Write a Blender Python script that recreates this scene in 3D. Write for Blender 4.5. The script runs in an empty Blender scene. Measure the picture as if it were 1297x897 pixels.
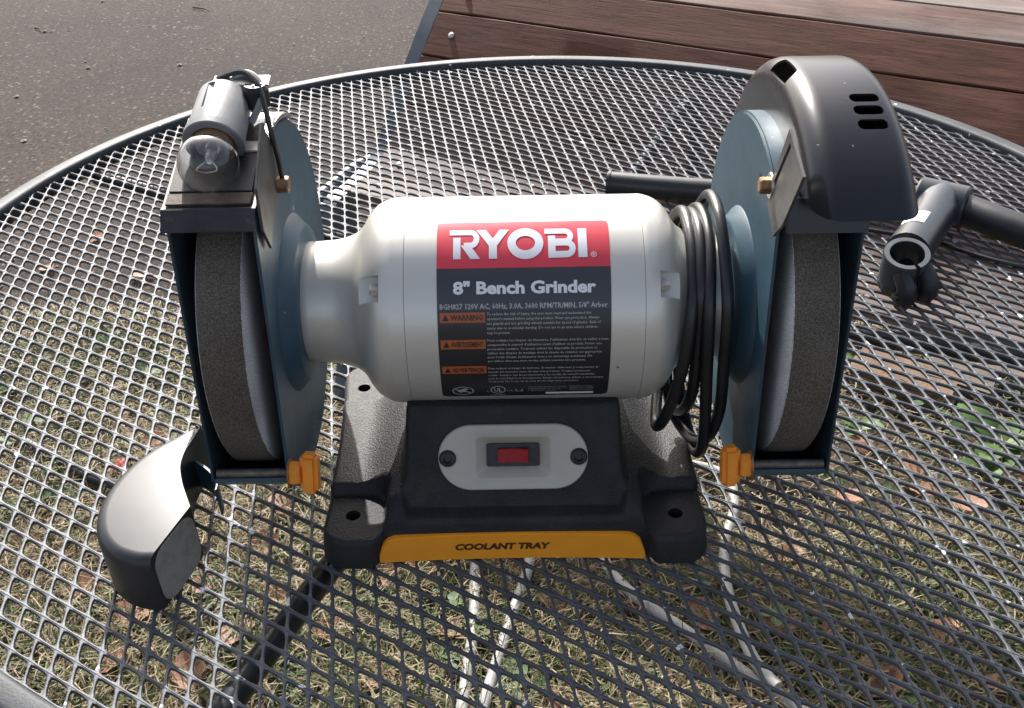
import bpy, bmesh, math, random
import numpy as np
from mathutils import Vector, Matrix
random.seed(4); rng = np.random.default_rng(4)
R = math.radians
scene = bpy.context.scene
col = scene.collection

# ------------------------------------------------------------------ camera
T = 0.72                       # height of the table's mesh above the ground
PITCH, ROLL, CAM_H = 0.585, -0.017, 0.485
cam_d = bpy.data.cameras.new('camera')
cam_d.sensor_fit = 'HORIZONTAL'; cam_d.sensor_width = 36.0
cam_d.lens = 36.0 * 1346.0 / 1297.0
cam_d.clip_start = 0.02; cam_d.clip_end = 400
cam = bpy.data.objects.new('camera', cam_d); col.objects.link(cam); scene.camera = cam
right0 = Vector((1, 0, 0)); up0 = Vector((0, math.sin(PITCH), math.cos(PITCH))); fwd = Vector((0, math.cos(PITCH), -math.sin(PITCH)))
c_, s_ = math.cos(ROLL), math.sin(ROLL)
cx_ = right0 * c_ + up0 * s_; cy_ = up0 * c_ - right0 * s_; cz_ = -fwd
cam.matrix_world = Matrix(((cx_.x, cy_.x, cz_.x, 0), (cx_.y, cy_.y, cz_.y, 0), (cx_.z, cy_.z, cz_.z, T + CAM_H), (0, 0, 0, 1)))

# ------------------------------------------------------------------ light
SUN_EL, SUN_AZ = R(37), R(-13)          # azimuth measured from +Y, clockwise seen from above
world = bpy.data.worlds.new('World'); scene.world = world; world.use_nodes = True
wn = world.node_tree; bg = wn.nodes['Background']
sky = wn.nodes.new('ShaderNodeTexSky'); sky.sky_type = 'NISHITA'; sky.sun_disc = False
sky.sun_elevation = SUN_EL; sky.sun_rotation = SUN_AZ; sky.air_density = 0.8; sky.dust_density = 4.0; sky.ozone_density = 0.4
hs = wn.nodes.new('ShaderNodeHueSaturation'); hs.inputs['Saturation'].default_value = 0.66   # camera white balance set for the shade
wn.links.new(sky.outputs[0], hs.inputs['Color']); wn.links.new(hs.outputs[0], bg.inputs[0]); bg.inputs[1].default_value = 0.15
sd = bpy.data.lights.new('sun', 'SUN'); sd.energy = 5.0; sd.angle = R(0.55); sd.color = (1.0, 0.975, 0.94)
sun = bpy.data.objects.new('sun', sd); col.objects.link(sun)
to_sun = Vector((math.sin(SUN_AZ) * math.cos(SUN_EL), math.cos(SUN_AZ) * math.cos(SUN_EL), math.sin(SUN_EL)))
sun.rotation_euler = (-to_sun).to_track_quat('-Z', 'Y').to_euler(); sun.location = to_sun * 10
vs = scene.view_settings; vs.view_transform = 'Standard'; vs.look = 'None'; vs.gamma = 1.0; vs.use_curve_mapping = False
vs.exposure = 0.75

# ------------------------------------------------------------------ materials
def nmat(name):
    m = bpy.data.materials.new(name); m.use_nodes = True
    return m, m.node_tree.nodes, m.node_tree.links, m.node_tree.nodes['Principled BSDF']

def ramp(n, stops, interp='LINEAR'):
    r = n.new('ShaderNodeValToRGB'); e = r.color_ramp.elements; r.color_ramp.interpolation = interp
    while len(e) < len(stops): e.new(0.5)
    for el, (p, c) in zip(e, stops):
        el.position = p; el.color = (*c, 1) if len(c) == 3 else c
    return r

def noise(n, l, scale, detail=4, rough=0.6, coord='Object', stretch=None, w=None):
    tc = n.new('ShaderNodeTexCoord'); t = n.new('ShaderNodeTexNoise')
    t.inputs['Scale'].default_value = scale; t.inputs['Detail'].default_value = detail; t.inputs['Roughness'].default_value = rough
    if stretch:
        mp = n.new('ShaderNodeMapping'); mp.inputs['Scale'].default_value = stretch
        l.new(tc.outputs[coord], mp.inputs[0]); l.new(mp.outputs[0], t.inputs['Vector'])
    else: l.new(tc.outputs[coord], t.inputs['Vector'])
    return t

def paint(name, c, rough=0.4, metallic=0.0, var=0.25, scale=40, bump=0.0, bscale=600, coat=0.0, chips=None, spec=0.5, dust=None):
    m, n, l, b = nmat(name)
    t = noise(n, l, scale, 5)
    dk = tuple(x * (1 - var) for x in c); lt = tuple(min(1, x * (1 + var)) for x in c)
    r = ramp(n, [(0.3, dk), (0.7, lt)]); l.new(t.outputs[0], r.inputs[0])
    out = r.outputs[0]
    if dust:                                     # (colour, threshold, scale): dusty or worn patches with a shape of their own
        t2 = noise(n, l, dust[2], 8, 0.7); r2 = ramp(n, [(dust[1], (0, 0, 0)), (min(1, dust[1] + 0.16), (1, 1, 1))]); l.new(t2.outputs[0], r2.inputs[0])
        mx = n.new('ShaderNodeMix'); mx.data_type = 'RGBA'; l.new(r2.outputs[0], mx.inputs[0]); l.new(out, mx.inputs[6]); mx.inputs[7].default_value = (*dust[0], 1); out = mx.outputs[2]
    if chips:                                    # (colour, threshold, scale)
        t3 = noise(n, l, chips[2], 3, 0.5); r3 = ramp(n, [(chips[1], (0, 0, 0)), (chips[1] + 0.02, (1, 1, 1))]); l.new(t3.outputs[0], r3.inputs[0])
        mx = n.new('ShaderNodeMix'); mx.data_type = 'RGBA'; l.new(r3.outputs[0], mx.inputs[0]); l.new(out, mx.inputs[6]); mx.inputs[7].default_value = (*chips[0], 1); out = mx.outputs[2]
    l.new(out, b.inputs['Base Color'])
    rr = n.new('ShaderNodeMapRange'); rr.inputs['To Min'].default_value = max(0.02, rough - 0.08); rr.inputs['To Max'].default_value = rough + 0.1
    t4 = noise(n, l, scale * 2.3, 6); l.new(t4.outputs[0], rr.inputs[0]); l.new(rr.outputs[0], b.inputs['Roughness'])
    b.inputs['Metallic'].default_value = metallic; b.inputs['Specular IOR Level'].default_value = spec
    if coat: b.inputs['Coat Weight'].default_value = coat; b.inputs['Coat Roughness'].default_value = 0.15
    if bump:
        t5 = noise(n, l, bscale, 3); bp = n.new('ShaderNodeBump'); bp.inputs['Strength'].default_value = bump; bp.inputs['Distance'].default_value = 0.0008
        l.new(t5.outputs[0], bp.inputs['Height']); l.new(bp.outputs[0], b.inputs['Normal'])
    return m

M = {}
M['mesh'] = paint('table_paint', (0.082, 0.089, 0.102), 0.53, 0, 0.25, 30, 0.35, 700, chips=((0.75, 0.76, 0.77), 0.685, 95), spec=0.45, dust=((0.085, 0.075, 0.065), 0.66, 35))
M['rim'] = paint('rim_paint', (0.040, 0.045, 0.050), 0.56, 0, 0.3, 25, 0.35, 700, chips=((0.6, 0.6, 0.6), 0.70, 90), spec=0.32)
M['leg'] = paint('leg_paint', (0.018, 0.021, 0.025), 0.40, 0, 0.3, 30, 0.2, 700)
M['cream'] = paint('motor_enamel', (0.66, 0.635, 0.57), 0.34, 0.40, 0.04, 9, 0.10, 1100, coat=0.15, dust=((0.50, 0.46, 0.39), 0.63, 14), chips=((0.25, 0.22, 0.18), 0.775, 70))
M['black_cast'] = paint('cast_black', (0.015, 0.015, 0.016), 0.52, 0, 0.4, 60, 1.0, 750, dust=((0.040, 0.034, 0.027), 0.62, 22), spec=0.4)
M['blue'] = paint('guard_blue', (0.032, 0.074, 0.102), 0.42, 0, 0.15, 30, 0.12, 700, dust=((0.10, 0.135, 0.155), 0.60, 20), chips=((0.25, 0.26, 0.27), 0.73, 90))
M['blue_shaded'] = paint('guard_blue_shaded', (0.022, 0.040, 0.055), 0.55, 0, 0.3, 30, 0.2, 700)  # darker guard blue: the shade inside the cover is put into the colour
M['black'] = paint('hood_black', (0.009, 0.010, 0.013), 0.25, 0, 0.2, 4, 0.03, 1500, chips=((0.2, 0.2, 0.2), 0.76, 170))
M['black_worn'] = paint('hood_black_dull', (0.014, 0.015, 0.017), 0.37, 0, 0.2, 10, 0.05, 1200, chips=((0.3, 0.3, 0.3), 0.75, 150), spec=0.62)
M['black_in'] = paint('hood_inside', (0.34, 0.325, 0.30), 0.42, 0.3, 0.5, 25, 0.1, 900, dust=((0.20, 0.185, 0.165), 0.52, 25))
M['bracket'] = paint('bracket_steel', (0.19, 0.185, 0.18), 0.42, 0.7, 0.3, 60, 0.1, 900, dust=((0.11, 0.08, 0.06), 0.62, 50))
M['flange_grey'] = paint('flange_grey', (0.10, 0.098, 0.095), 0.45, 0.5, 0.3, 60, 0.1, 900, dust=((0.09, 0.07, 0.055), 0.6, 50))
M['dark_bracket'] = paint('bracket_dark', (0.028, 0.027, 0.027), 0.45, 0.2, 0.4, 60, 0.1, 900, dust=((0.16, 0.11, 0.08), 0.60, 60))
M['pad'] = paint('pad_brown', (0.085, 0.060, 0.045), 0.6, 0.2, 0.5, 120, 0.3, 900)
M['socket'] = paint('socket_grey', (0.23, 0.23, 0.23), 0.48, 0.0, 0.2, 60, 0.2, 1200, dust=((0.12, 0.11, 0.10), 0.62, 45))
M['rust'] = paint('brass_rust', (0.30, 0.17, 0.085), 0.45, 0.6, 0.5, 200, 0.4, 900)
M['rod'] = paint('rod_dull', (0.15, 0.13, 0.11), 0.45, 0.5, 0.4, 200, 0.3, 900)
M['steel'] = paint('steel', (0.50, 0.48, 0.45), 0.35, 0.9, 0.25, 200, 0.2, 900)
M['screw'] = paint('screw_black', (0.02, 0.02, 0.021), 0.35, 0.3, 0.2, 100)
M['orange'] = paint('knob_orange', (0.90, 0.30, 0.025), 0.42, 0, 0.15, 50, 0.1, 900, dust=((0.45, 0.16, 0.03), 0.62, 60))
M['tray'] = paint('tray_orange', (1.0, 0.36, 0.022), 0.45, 0, 0.06, 50, 0.1, 900)
M['plate'] = paint('switch_cream', (0.46, 0.43, 0.365), 0.42, 0.1, 0.05, 20, 0.1, 900, dust=((0.36, 0.28, 0.19), 0.72, 45))
M['rocker'] = paint('rocker_red', (0.30, 0.006, 0.010), 0.28, 0, 0.1, 50, spec=0.25)
M['cord'] = paint('cord_rubber', (0.014, 0.014, 0.015), 0.32, 0, 0.3, 80, 0.15, 900, dust=((0.10, 0.095, 0.09), 0.70, 60))
M['bar'] = paint('bar_black', (0.014, 0.016, 0.019), 0.42, 0, 0.2, 40, 0.1, 900)
M['stem'] = paint('stem_black', (0.030, 0.033, 0.040), 0.30, 0.2, 0.2, 40, 0.05, 900, coat=0.3)
M['stem_edge'] = paint('stem_edge_alu', (0.10, 0.105, 0.115), 0.45, 0.4, 0.2, 60)
M['sticker'] = paint('sticker_white', (0.75, 0.75, 0.75), 0.5, 0, 0.05, 100)
M['ink'] = paint('ink_black', (0.016, 0.016, 0.018), 0.45, 0, 0.1, 100)
M['ink_dark'] = paint('ink_brown', (0.07, 0.03, 0.008), 0.5, 0, 0.1, 100)
M['label_red'] = paint('label_red', (0.68, 0.045, 0.070), 0.36, 0, 0.05, 60, coat=0.25)
M['label_grey'] = paint('label_grey', (0.040, 0.040, 0.048), 0.38, 0, 0.1, 60, coat=0.25)
M['label_black'] = paint('label_black', (0.016, 0.016, 0.018), 0.40, 0, 0.1, 60, coat=0.2)
M['label_white'] = paint('label_white', (0.80, 0.80, 0.82), 0.4, 0, 0.04, 60)
M['label_print'] = paint('label_print', (0.42, 0.41, 0.40), 0.45, 0, 0.04, 60)
M['label_orange'] = paint('label_orange', (0.42, 0.10, 0.03), 0.45, 0, 0.08, 60)
M['red_paper'] = paint('blotter_red', (0.30, 0.045, 0.02), 0.8, 0, 0.3, 80)
M['hose'] = paint('hose_pale', (0.33, 0.325, 0.30), 0.55, 0, 0.12, 60, 0.3, 500, dust=((0.22, 0.20, 0.15), 0.60, 22))
M['bench_iron'] = paint('bench_iron', (0.085, 0.105, 0.125), 0.40, 0.1, 0.25, 30, 0.3, 500)
M['reflector'] = paint('reflector_foil', (0.85, 0.85, 0.84), 0.22, 0.9, 0.05, 100)
M['pale'] = paint('bolt_pale', (0.50, 0.50, 0.48), 0.4, 0.6, 0.1, 100)

def grit(name, c1, c2, scale, rough=0.85, bump=0.6):
    m, n, l, b = nmat(name)
    t = noise(n, l, scale, 2, 0.5); t2 = noise(n, l, 22, 4)
    r = ramp(n, [(0.38, c1), (0.62, c2)]); l.new(t.outputs[0], r.inputs[0])
    mx = n.new('ShaderNodeMix'); mx.data_type = 'RGBA'; mx.blend_type = 'MULTIPLY'; mx.inputs[0].default_value = 0.7
    r2 = ramp(n, [(0.35, (0.65, 0.60, 0.57)), (0.65, (1, 1, 1))]); l.new(t2.outputs[0], r2.inputs[0])
    l.new(r.outputs[0], mx.inputs[6]); l.new(r2.outputs[0], mx.inputs[7]); l.new(mx.outputs[2], b.inputs['Base Color'])
    b.inputs['Roughness'].default_value = rough
    bp = n.new('ShaderNodeBump'); bp.inputs['Strength'].default_value = bump; bp.inputs['Distance'].default_value = 0.0006
    l.new(t.outputs[0], bp.inputs['Height']); l.new(bp.outputs[0], b.inputs['Normal'])
    return m
M['wheel_side'] = grit('wheel_side', (0.38, 0.385, 0.385), (0.80, 0.81, 0.81), 1200)
M['wheel_tread'] = grit('wheel_tread', (0.060, 0.051, 0.039), (0.160, 0.140, 0.112), 1300)

def glass(name):
    m, n, l, b = nmat(name)
    b.inputs['Base Color'].default_value = (0.97, 0.97, 0.96, 1); b.inputs['Roughness'].default_value = 0.02
    b.inputs['Transmission Weight'].default_value = 1.0; b.inputs['IOR'].default_value = 1.45
    df = n.new('ShaderNodeBsdfDiffuse'); df.inputs[0].default_value = (0.75, 0.74, 0.71, 1)          # pale film painted over the glass to brighten it like a sky reflection
    t = noise(n, l, 70, 6, 0.7); r = ramp(n, [(0.40, (0.0, 0.0, 0.0)), (0.80, (0.06, 0.06, 0.06))]); l.new(t.outputs[0], r.inputs[0])
    ms = n.new('ShaderNodeMixShader'); l.new(r.outputs[0], ms.inputs[0]); l.new(b.outputs[0], ms.inputs[1]); l.new(df.outputs[0], ms.inputs[2]); l.new(ms.outputs[0], n['Material Output'].inputs[0])
    return m
M['glass'] = glass('bulb_glass')

def wood_mat():
    m, n, l, b = nmat('bench_wood')
    oi = n.new('ShaderNodeObjectInfo')
    t = noise(n, l, 9, 8, 0.65, stretch=(1.0, 14, 14)); t2 = noise(n, l, 3, 4, 0.6, stretch=(1.2, 3, 3)); t3 = noise(n, l, 45, 5, 0.7, stretch=(0.6, 9, 9))
    r = ramp(n, [(0.25, (0.060, 0.022, 0.013)), (0.5, (0.130, 0.052, 0.032)), (0.78, (0.21, 0.098, 0.064))]); l.new(t.outputs[0], r.inputs[0])
    g = ramp(n, [(0.2, (0.10, 0.080, 0.070)), (0.8, (0.23, 0.190, 0.170))]); l.new(t.outputs[0], g.inputs[0])
    # weathering: how grey a slat has gone differs from slat to slat
    ma = n.new('ShaderNodeMath'); ma.operation = 'ADD'; mm = n.new('ShaderNodeMath'); mm.operation = 'MULTIPLY'; mm.inputs[1].default_value = 0.9
    l.new(t2.outputs[0], mm.inputs[0]); l.new(mm.outputs[0], ma.inputs[0])
    at = n.new('ShaderNodeAttribute'); at.attribute_type = 'OBJECT'; at.attribute_name = 'weathered'; l.new(at.outputs['Fac'], ma.inputs[1])
    rr = ramp(n, [(0.55, (0, 0, 0)), (0.95, (1, 1, 1))]); l.new(ma.outputs[0], rr.inputs[0])
    mx = n.new('ShaderNodeMix'); mx.data_type = 'RGBA'; l.new(rr.outputs[0], mx.inputs[0]); l.new(r.outputs[0], mx.inputs[6]); l.new(g.outputs[0], mx.inputs[7])
    cr = ramp(n, [(0.34, (0.35, 0.35, 0.35)), (0.44, (1, 1, 1))]); l.new(t3.outputs[0], cr.inputs[0])
    m2 = n.new('ShaderNodeMix'); m2.data_type = 'RGBA'; m2.blend_type = 'MULTIPLY'; m2.inputs[0].default_value = 0.8
    l.new(mx.outputs[2], m2.inputs[6]); l.new(cr.outputs[0], m2.inputs[7]); l.new(m2.outputs[2], b.inputs['Base Color'])
    b.inputs['Roughness'].default_value = 0.68; b.inputs['Specular IOR Level'].default_value = 0.25
    bp = n.new('ShaderNodeBump'); bp.inputs['Strength'].default_value = 0.22; bp.inputs['Distance'].default_value = 0.002
    l.new(t3.outputs[0], bp.inputs['Height']); l.new(bp.outputs[0], b.inputs['Normal'])
    return m
M['wood'] = wood_mat()

def asphalt_mat():
    m, n, l, b = nmat('asphalt')
    t = noise(n, l, 75, 8, 0.8); t2 = noise(n, l, 1.3, 6, 0.6); t3 = noise(n, l, 420, 2, 0.5)
    r = ramp(n, [(0.38, (0.045, 0.041, 0.040)), (0.50, (0.120, 0.110, 0.105)), (0.60, (0.21, 0.185, 0.17)), (0.68, (0.46, 0.39, 0.34))]); l.new(t.outputs[0], r.inputs[0])
    r2 = ramp(n, [(0.3, (0.27, 0.232, 0.215)), (0.7, (0.58, 0.48, 0.42))]); l.new(t2.outputs[0], r2.inputs[0])
    mx = n.new('ShaderNodeMix'); mx.data_type = 'RGBA'; mx.blend_type = 'MULTIPLY'; mx.inputs[0].default_value = 1
    l.new(r.outputs[0], mx.inputs[6]); l.new(r2.outputs[0], mx.inputs[7])
    tc = n.new('ShaderNodeTexCoord'); vo = n.new('ShaderNodeTexVoronoi'); vo.inputs['Scale'].default_value = 72; l.new(tc.outputs['Object'], vo.inputs['Vector'])
    sx = n.new('ShaderNodeSeparateColor'); l.new(vo.outputs['Color'], sx.inputs[0])
    rs = ramp(n, [(0.0, (0.018, 0.016, 0.016)), (0.50, (0.040, 0.035, 0.033)), (0.78, (0.085, 0.070, 0.060)), (0.90, (0.15, 0.105, 0.075)), (1.0, (0.21, 0.185, 0.165))]); l.new(sx.outputs[0], rs.inputs[0])
    rm = ramp(n, [(0.28, (1, 1, 1)), (0.50, (0, 0, 0))]); l.new(vo.outputs['Distance'], rm.inputs[0])
    gt = n.new('ShaderNodeMath'); gt.operation = 'GREATER_THAN'; gt.inputs[1].default_value = 0.30; l.new(sx.outputs[1], gt.inputs[0])
    mu = n.new('ShaderNodeMath'); mu.operation = 'MULTIPLY'; l.new(rm.outputs[0], mu.inputs[0]); l.new(gt.outputs[0], mu.inputs[1])
    mxs = n.new('ShaderNodeMix'); mxs.data_type = 'RGBA'; l.new(mu.outputs[0], mxs.inputs[0]); l.new(mx.outputs[2], mxs.inputs[6]); l.new(rs.outputs[0], mxs.inputs[7])
    l.new(mxs.outputs[2], b.inputs['Base Color']); b.inputs['Roughness'].default_value = 0.85; b.inputs['Specular IOR Level'].default_value = 0.2
    ad = n.new('ShaderNodeMath'); ad.operation = 'ADD'; l.new(t.outputs[0], ad.inputs[0]); l.new(t3.outputs[0], ad.inputs[1])
    bp = n.new('ShaderNodeBump'); bp.inputs['Strength'].default_value = 0.9; bp.inputs['Distance'].default_value = 0.006
    l.new(ad.outputs[0], bp.inputs['Height']); l.new(bp.outputs[0], b.inputs['Normal'])
    return m
M['asphalt'] = asphalt_mat()

def soil_mat():
    m, n, l, b = nmat('soil')
    t = noise(n, l, 60, 8, 0.75); t2 = noise(n, l, 5, 5, 0.6)
    r = ramp(n, [(0.3, (0.035, 0.025, 0.017)), (0.55, (0.10, 0.075, 0.05)), (0.75, (0.20, 0.165, 0.12))]); l.new(t.outputs[0], r.inputs[0])
    r2 = ramp(n, [(0.35, (0.65, 0.65, 0.62)), (0.7, (1.1, 1.08, 1))]); l.new(t2.outputs[0], r2.inputs[0])
    mx = n.new('ShaderNodeMix'); mx.data_type = 'RGBA'; mx.blend_type = 'MULTIPLY'; mx.inputs[0].default_value = 1
    l.new(r.outputs[0], mx.inputs[6]); l.new(r2.outputs[0], mx.inputs[7]); l.new(mx.outputs[2], b.inputs['Base Color']); b.inputs['Roughness'].default_value = 0.95
    bp = n.new('ShaderNodeBump'); bp.inputs['Strength'].default_value = 1; bp.inputs['Distance'].default_value = 0.01
    l.new(t.outputs[0], bp.inputs['Height']); l.new(bp.outputs[0], b.inputs['Normal'])
    return m
M['soil'] = soil_mat()

def veg(name, stops, scale, rough=0.6, trans=0.25):
    m, n, l, b = nmat(name)
    t = noise(n, l, scale, 3, 0.6); r = ramp(n, stops); l.new(t.outputs[0], r.inputs[0]); l.new(r.outputs[0], b.inputs['Base Color'])
    b.inputs['Roughness'].default_value = rough
    if trans:
        tr = n.new('ShaderNodeBsdfTranslucent'); l.new(r.outputs[0], tr.inputs[0]); ms = n.new('ShaderNodeMixShader'); ms.inputs[0].default_value = trans
        l.new(b.outputs[0], ms.inputs[1]); l.new(tr.outputs[0], ms.inputs[2]); l.new(ms.outputs[0], n['Material Output'].inputs[0])
    return m
M['straw'] = veg('straw', [(0.3, (0.125, 0.088, 0.044)), (0.5, (0.26, 0.193, 0.105)), (0.7, (0.42, 0.345, 0.21))], 90)
M['grass'] = veg('grass', [(0.3, (0.035, 0.060, 0.018)), (0.5, (0.075, 0.11, 0.035)), (0.7, (0.15, 0.17, 0.06))], 60)
M['clover'] = veg('clover', [(0.3, (0.04, 0.085, 0.025)), (0.7, (0.105, 0.175, 0.06))], 40)
M['leaf'] = veg('dead_leaf', [(0.25, (0.14, 0.06, 0.035)), (0.5, (0.32, 0.15, 0.09)), (0.75, (0.46, 0.27, 0.17))], 26)
M['weed'] = veg('weed', [(0.3, (0.04, 0.10, 0.02)), (0.7, (0.13, 0.24, 0.05))], 20)
M['brick'] = paint('paver', (0.16, 0.098, 0.062), 0.85, 0, 0.35, 25, 0.9, 250)
M['brick2'] = paint('paver_grey', (0.12, 0.095, 0.075), 0.85, 0, 0.35, 25, 0.9, 250)
M['stone'] = paint('stone', (0.26, 0.23, 0.20), 0.85, 0, 0.4, 30, 0.5, 300)
M['scrap'] = paint('scrap_red', (0.60, 0.06, 0.07), 0.5, 0, 0.1, 60)

# ------------------------------------------------------------------ mesh helpers
def props(o, label=None, cat=None, group=None, kind=None):
    if label: o['label'] = label
    if cat: o['category'] = cat
    if group: o['group'] = group
    if kind: o['kind'] = kind
    return o

def finish(name, me, mat, parent=None, smooth=38):
    if smooth:
        me.polygons.foreach_set('use_smooth', [True] * len(me.polygons))
        me.set_sharp_from_angle(angle=R(smooth))
    me.materials.append(M[mat] if isinstance(mat, str) else mat)
    o = bpy.data.objects.new(name, me); col.objects.link(o)
    if parent: o.parent = parent
    return o

def empty(name, loc, rz=0):
    o = bpy.data.objects.new(name, None); col.objects.link(o); o.location = loc; o.rotation_euler = (0, 0, rz); o.empty_display_size = 0.05
    return o

class MB:
    def __init__(s): s.v = []; s.f = []
    def add(s, vs, fs):
        k = len(s.v); s.v += [tuple(v) for v in vs]; s.f += [tuple(i + k for i in f) for f in fs]; return s
    def box(s, c, size, rot=None):
        x, y, z = (d / 2 for d in size); m = rot if rot is not None else Matrix.Identity(3)
        vs = [Vector(c) + m @ Vector((a * x, b * y, d * z)) for a in (-1, 1) for b in (-1, 1) for d in (-1, 1)]
        return s.add(vs, [(0, 1, 3, 2), (4, 6, 7, 5), (0, 4, 5, 1), (2, 3, 7, 6), (0, 2, 6, 4), (1, 5, 7, 3)])
    def grid_loops(s, loops, closed=True, caps=(False, False)):
        n = len(loops[0]); vs = [p for lp in loops for p in lp]; fs = []
        for i in range(len(loops) - 1):
            for j in range(n if closed else n - 1):
                a = i * n + j; b = i * n + (j + 1) % n; fs.append((a, b, b + n, a + n))
        if caps[0]: fs.append(tuple(range(n - 1, -1, -1)))
        if caps[1]: fs.append(tuple((len(loops) - 1) * n + j for j in range(n)))
        return s.add(vs, fs)
    def tube(s, path, r, n=12, caps=True):
        P = [Vector(p) for p in path]; rs = r if isinstance(r, (list, tuple)) else [r] * len(P); loops = []; up = None
        for i, p in enumerate(P):
            t = (P[min(i + 1, len(P) - 1)] - P[max(i - 1, 0)]).normalized()
            if up is None:
                a = Vector((0, 0, 1)) if abs(t.z) < 0.9 else Vector((1, 0, 0)); up = (a - t * a.dot(t)).normalized()
            else: up = (up - t * up.dot(t)).normalized()
            w = t.cross(up)
            loops.append([p + (up * math.cos(2 * math.pi * j / n) + w * math.sin(2 * math.pi * j / n)) * rs[i] for j in range(n)])
        return s.grid_loops(loops, True, (caps, caps))
    def lathe(s, prof, n=64, axis='x', c=(0, 0, 0), a0=0, a1=2 * math.pi, caps=(False, False)):
        full = abs(a1 - a0 - 2 * math.pi) < 1e-6; loops = []
        for k, r in prof:
            lp = []
            for j in range(n if full else n + 1):
                a = a0 + (a1 - a0) * j / n
                u, w = r * math.cos(a), r * math.sin(a)
                p = {'x': (k, u, w), 'y': (u, k, w), 'z': (u, w, k)}[axis]
                lp.append((c[0] + p[0], c[1] + p[1], c[2] + p[2]))
            loops.append(lp)
        return s.grid_loops(loops, full, caps)
    def sweep_x(s, prof, a0, a1, n, c):                # closed profile (x, r) swept about the X axis through c
        loops = []
        for i in range(n + 1):
            a = a0 + (a1 - a0) * i / n
            loops.append([(x, c[0] + r * math.cos(a), c[1] + r * math.sin(a)) for x, r in prof])
        return s.grid_loops(loops, True, (True, True))
    def prism(s, poly, fmap, d0, d1):                  # polygon (u, v) between two depths, fmap(u, v, d) -> point
        n = len(poly); vs = [fmap(u, v, d0) for u, v in poly] + [fmap(u, v, d1) for u, v in poly]
        return s.add(vs, [tuple(range(n - 1, -1, -1)), tuple(range(n, 2 * n))] + [(i, (i + 1) % n, (i + 1) % n + n, i + n) for i in range(n)])
    def build(s, name, mat, parent=None, smooth=38, bevel=0, seg=2, bang=30):
        bm = bmesh.new(); vs = [bm.verts.new(v) for v in s.v]
        for f in s.f:
            try: bm.faces.new([vs[i] for i in f])
            except ValueError: pass
        bmesh.ops.remove_doubles(bm, verts=bm.verts, dist=1e-6)
        bmesh.ops.recalc_face_normals(bm, faces=bm.faces)
        if bevel:
            es = [e for e in bm.edges if len(e.link_faces) == 2 and e.calc_face_angle(0) > R(bang)]
            bmesh.ops.bevel(bm, geom=es, offset=bevel, segments=seg, affect='EDGES', clamp_overlap=True)
        me = bpy.data.meshes.new(name); bm.to_mesh(me); bm.free()
        return finish(name, me, mat, parent, smooth)

def cut(o, mbs, smooth=38):                            # boolean difference, baked into the mesh
    tmp = []
    for mb in mbs:
        c = mb.build('cutter', 'ink', o, 0); tmp.append(c)   # child: same space as the object cut
        md = o.modifiers.new('cut', 'BOOLEAN'); md.operation = 'DIFFERENCE'; md.solver = 'EXACT'; md.object = c
    dg = bpy.context.evaluated_depsgraph_get(); dg.update()
    me = bpy.data.meshes.new_from_object(o.evaluated_get(dg)); o.modifiers.clear()
    old = o.data; o.data = me; bpy.data.meshes.remove(old)
    for c in tmp:
        d = c.data; bpy.data.objects.remove(c); bpy.data.meshes.remove(d)
    me.polygons.foreach_set('use_smooth', [True] * len(me.polygons)); me.set_sharp_from_angle(angle=R(smooth))
    return o

def crom(P, k=8, closed=False):                        # Catmull-Rom
    P = [Vector(p) for p in P]; out = []; n = len(P)
    for i in range(n if closed else n - 1):
        g = (lambda j: P[j % n]) if closed else (lambda j: P[max(0, min(n - 1, j))])
        a, b, c, d = g(i - 1), g(i), g(i + 1), g(i + 2)
        for t in range(k):
            t /= k; out.append(0.5 * ((2 * b) + (c - a) * t + (2 * a - 5 * b + 4 * c - d) * t * t + (3 * b - a - 3 * c + d) * t ** 3))
    if not closed: out.append(P[-1])
    return out

def rrect(w, h, r, n=5):
    out = []
    for sx, sy, a0 in ((1, -1, -90), (1, 1, 0), (-1, 1, 90), (-1, -1, 180)):
        for i in range(n + 1):
            a = R(a0 + 90 * i / n); out.append((sx * (w / 2 - r) + r * math.cos(a), sy * (h / 2 - r) + r * math.sin(a)))
    return out

def text2d(body, offset=0.0, res=2, shear=0.0):
    cu = bpy.data.curves.new('txt', 'FONT'); cu.body = body; cu.size = 1; cu.offset = offset; cu.resolution_u = res; cu.shear = shear
    o = bpy.data.objects.new('txt', cu); col.objects.link(o)
    dg = bpy.context.evaluated_depsgraph_get(); me = bpy.data.meshes.new_from_object(o.evaluated_get(dg))
    V = [(v.co.x, v.co.y) for v in me.vertices]; F = [tuple(p.vertices) for p in me.polygons]
    bpy.data.objects.remove(o); bpy.data.curves.remove(cu); bpy.data.meshes.remove(me)
    return V, F

def fit_text(body, x0, x1, y0, y1, offset=0.0, res=2, shear=0.0, keep=False, ref=None):
    """scale a line of text into the rectangle (baseline y0, cap top y1)"""
    V, F = text2d(body, offset, res, shear)
    xs = [v[0] for v in V]; a, b = min(xs), max(xs); capv = ref or 0.69
    sy = (y1 - y0) / capv; sx = (x1 - x0) / (b - a)
    if keep: sx = min(sx, sy)
    return [(x0 + (x - a) * sx, y0 + y * sy) for x, y in V], F

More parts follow.
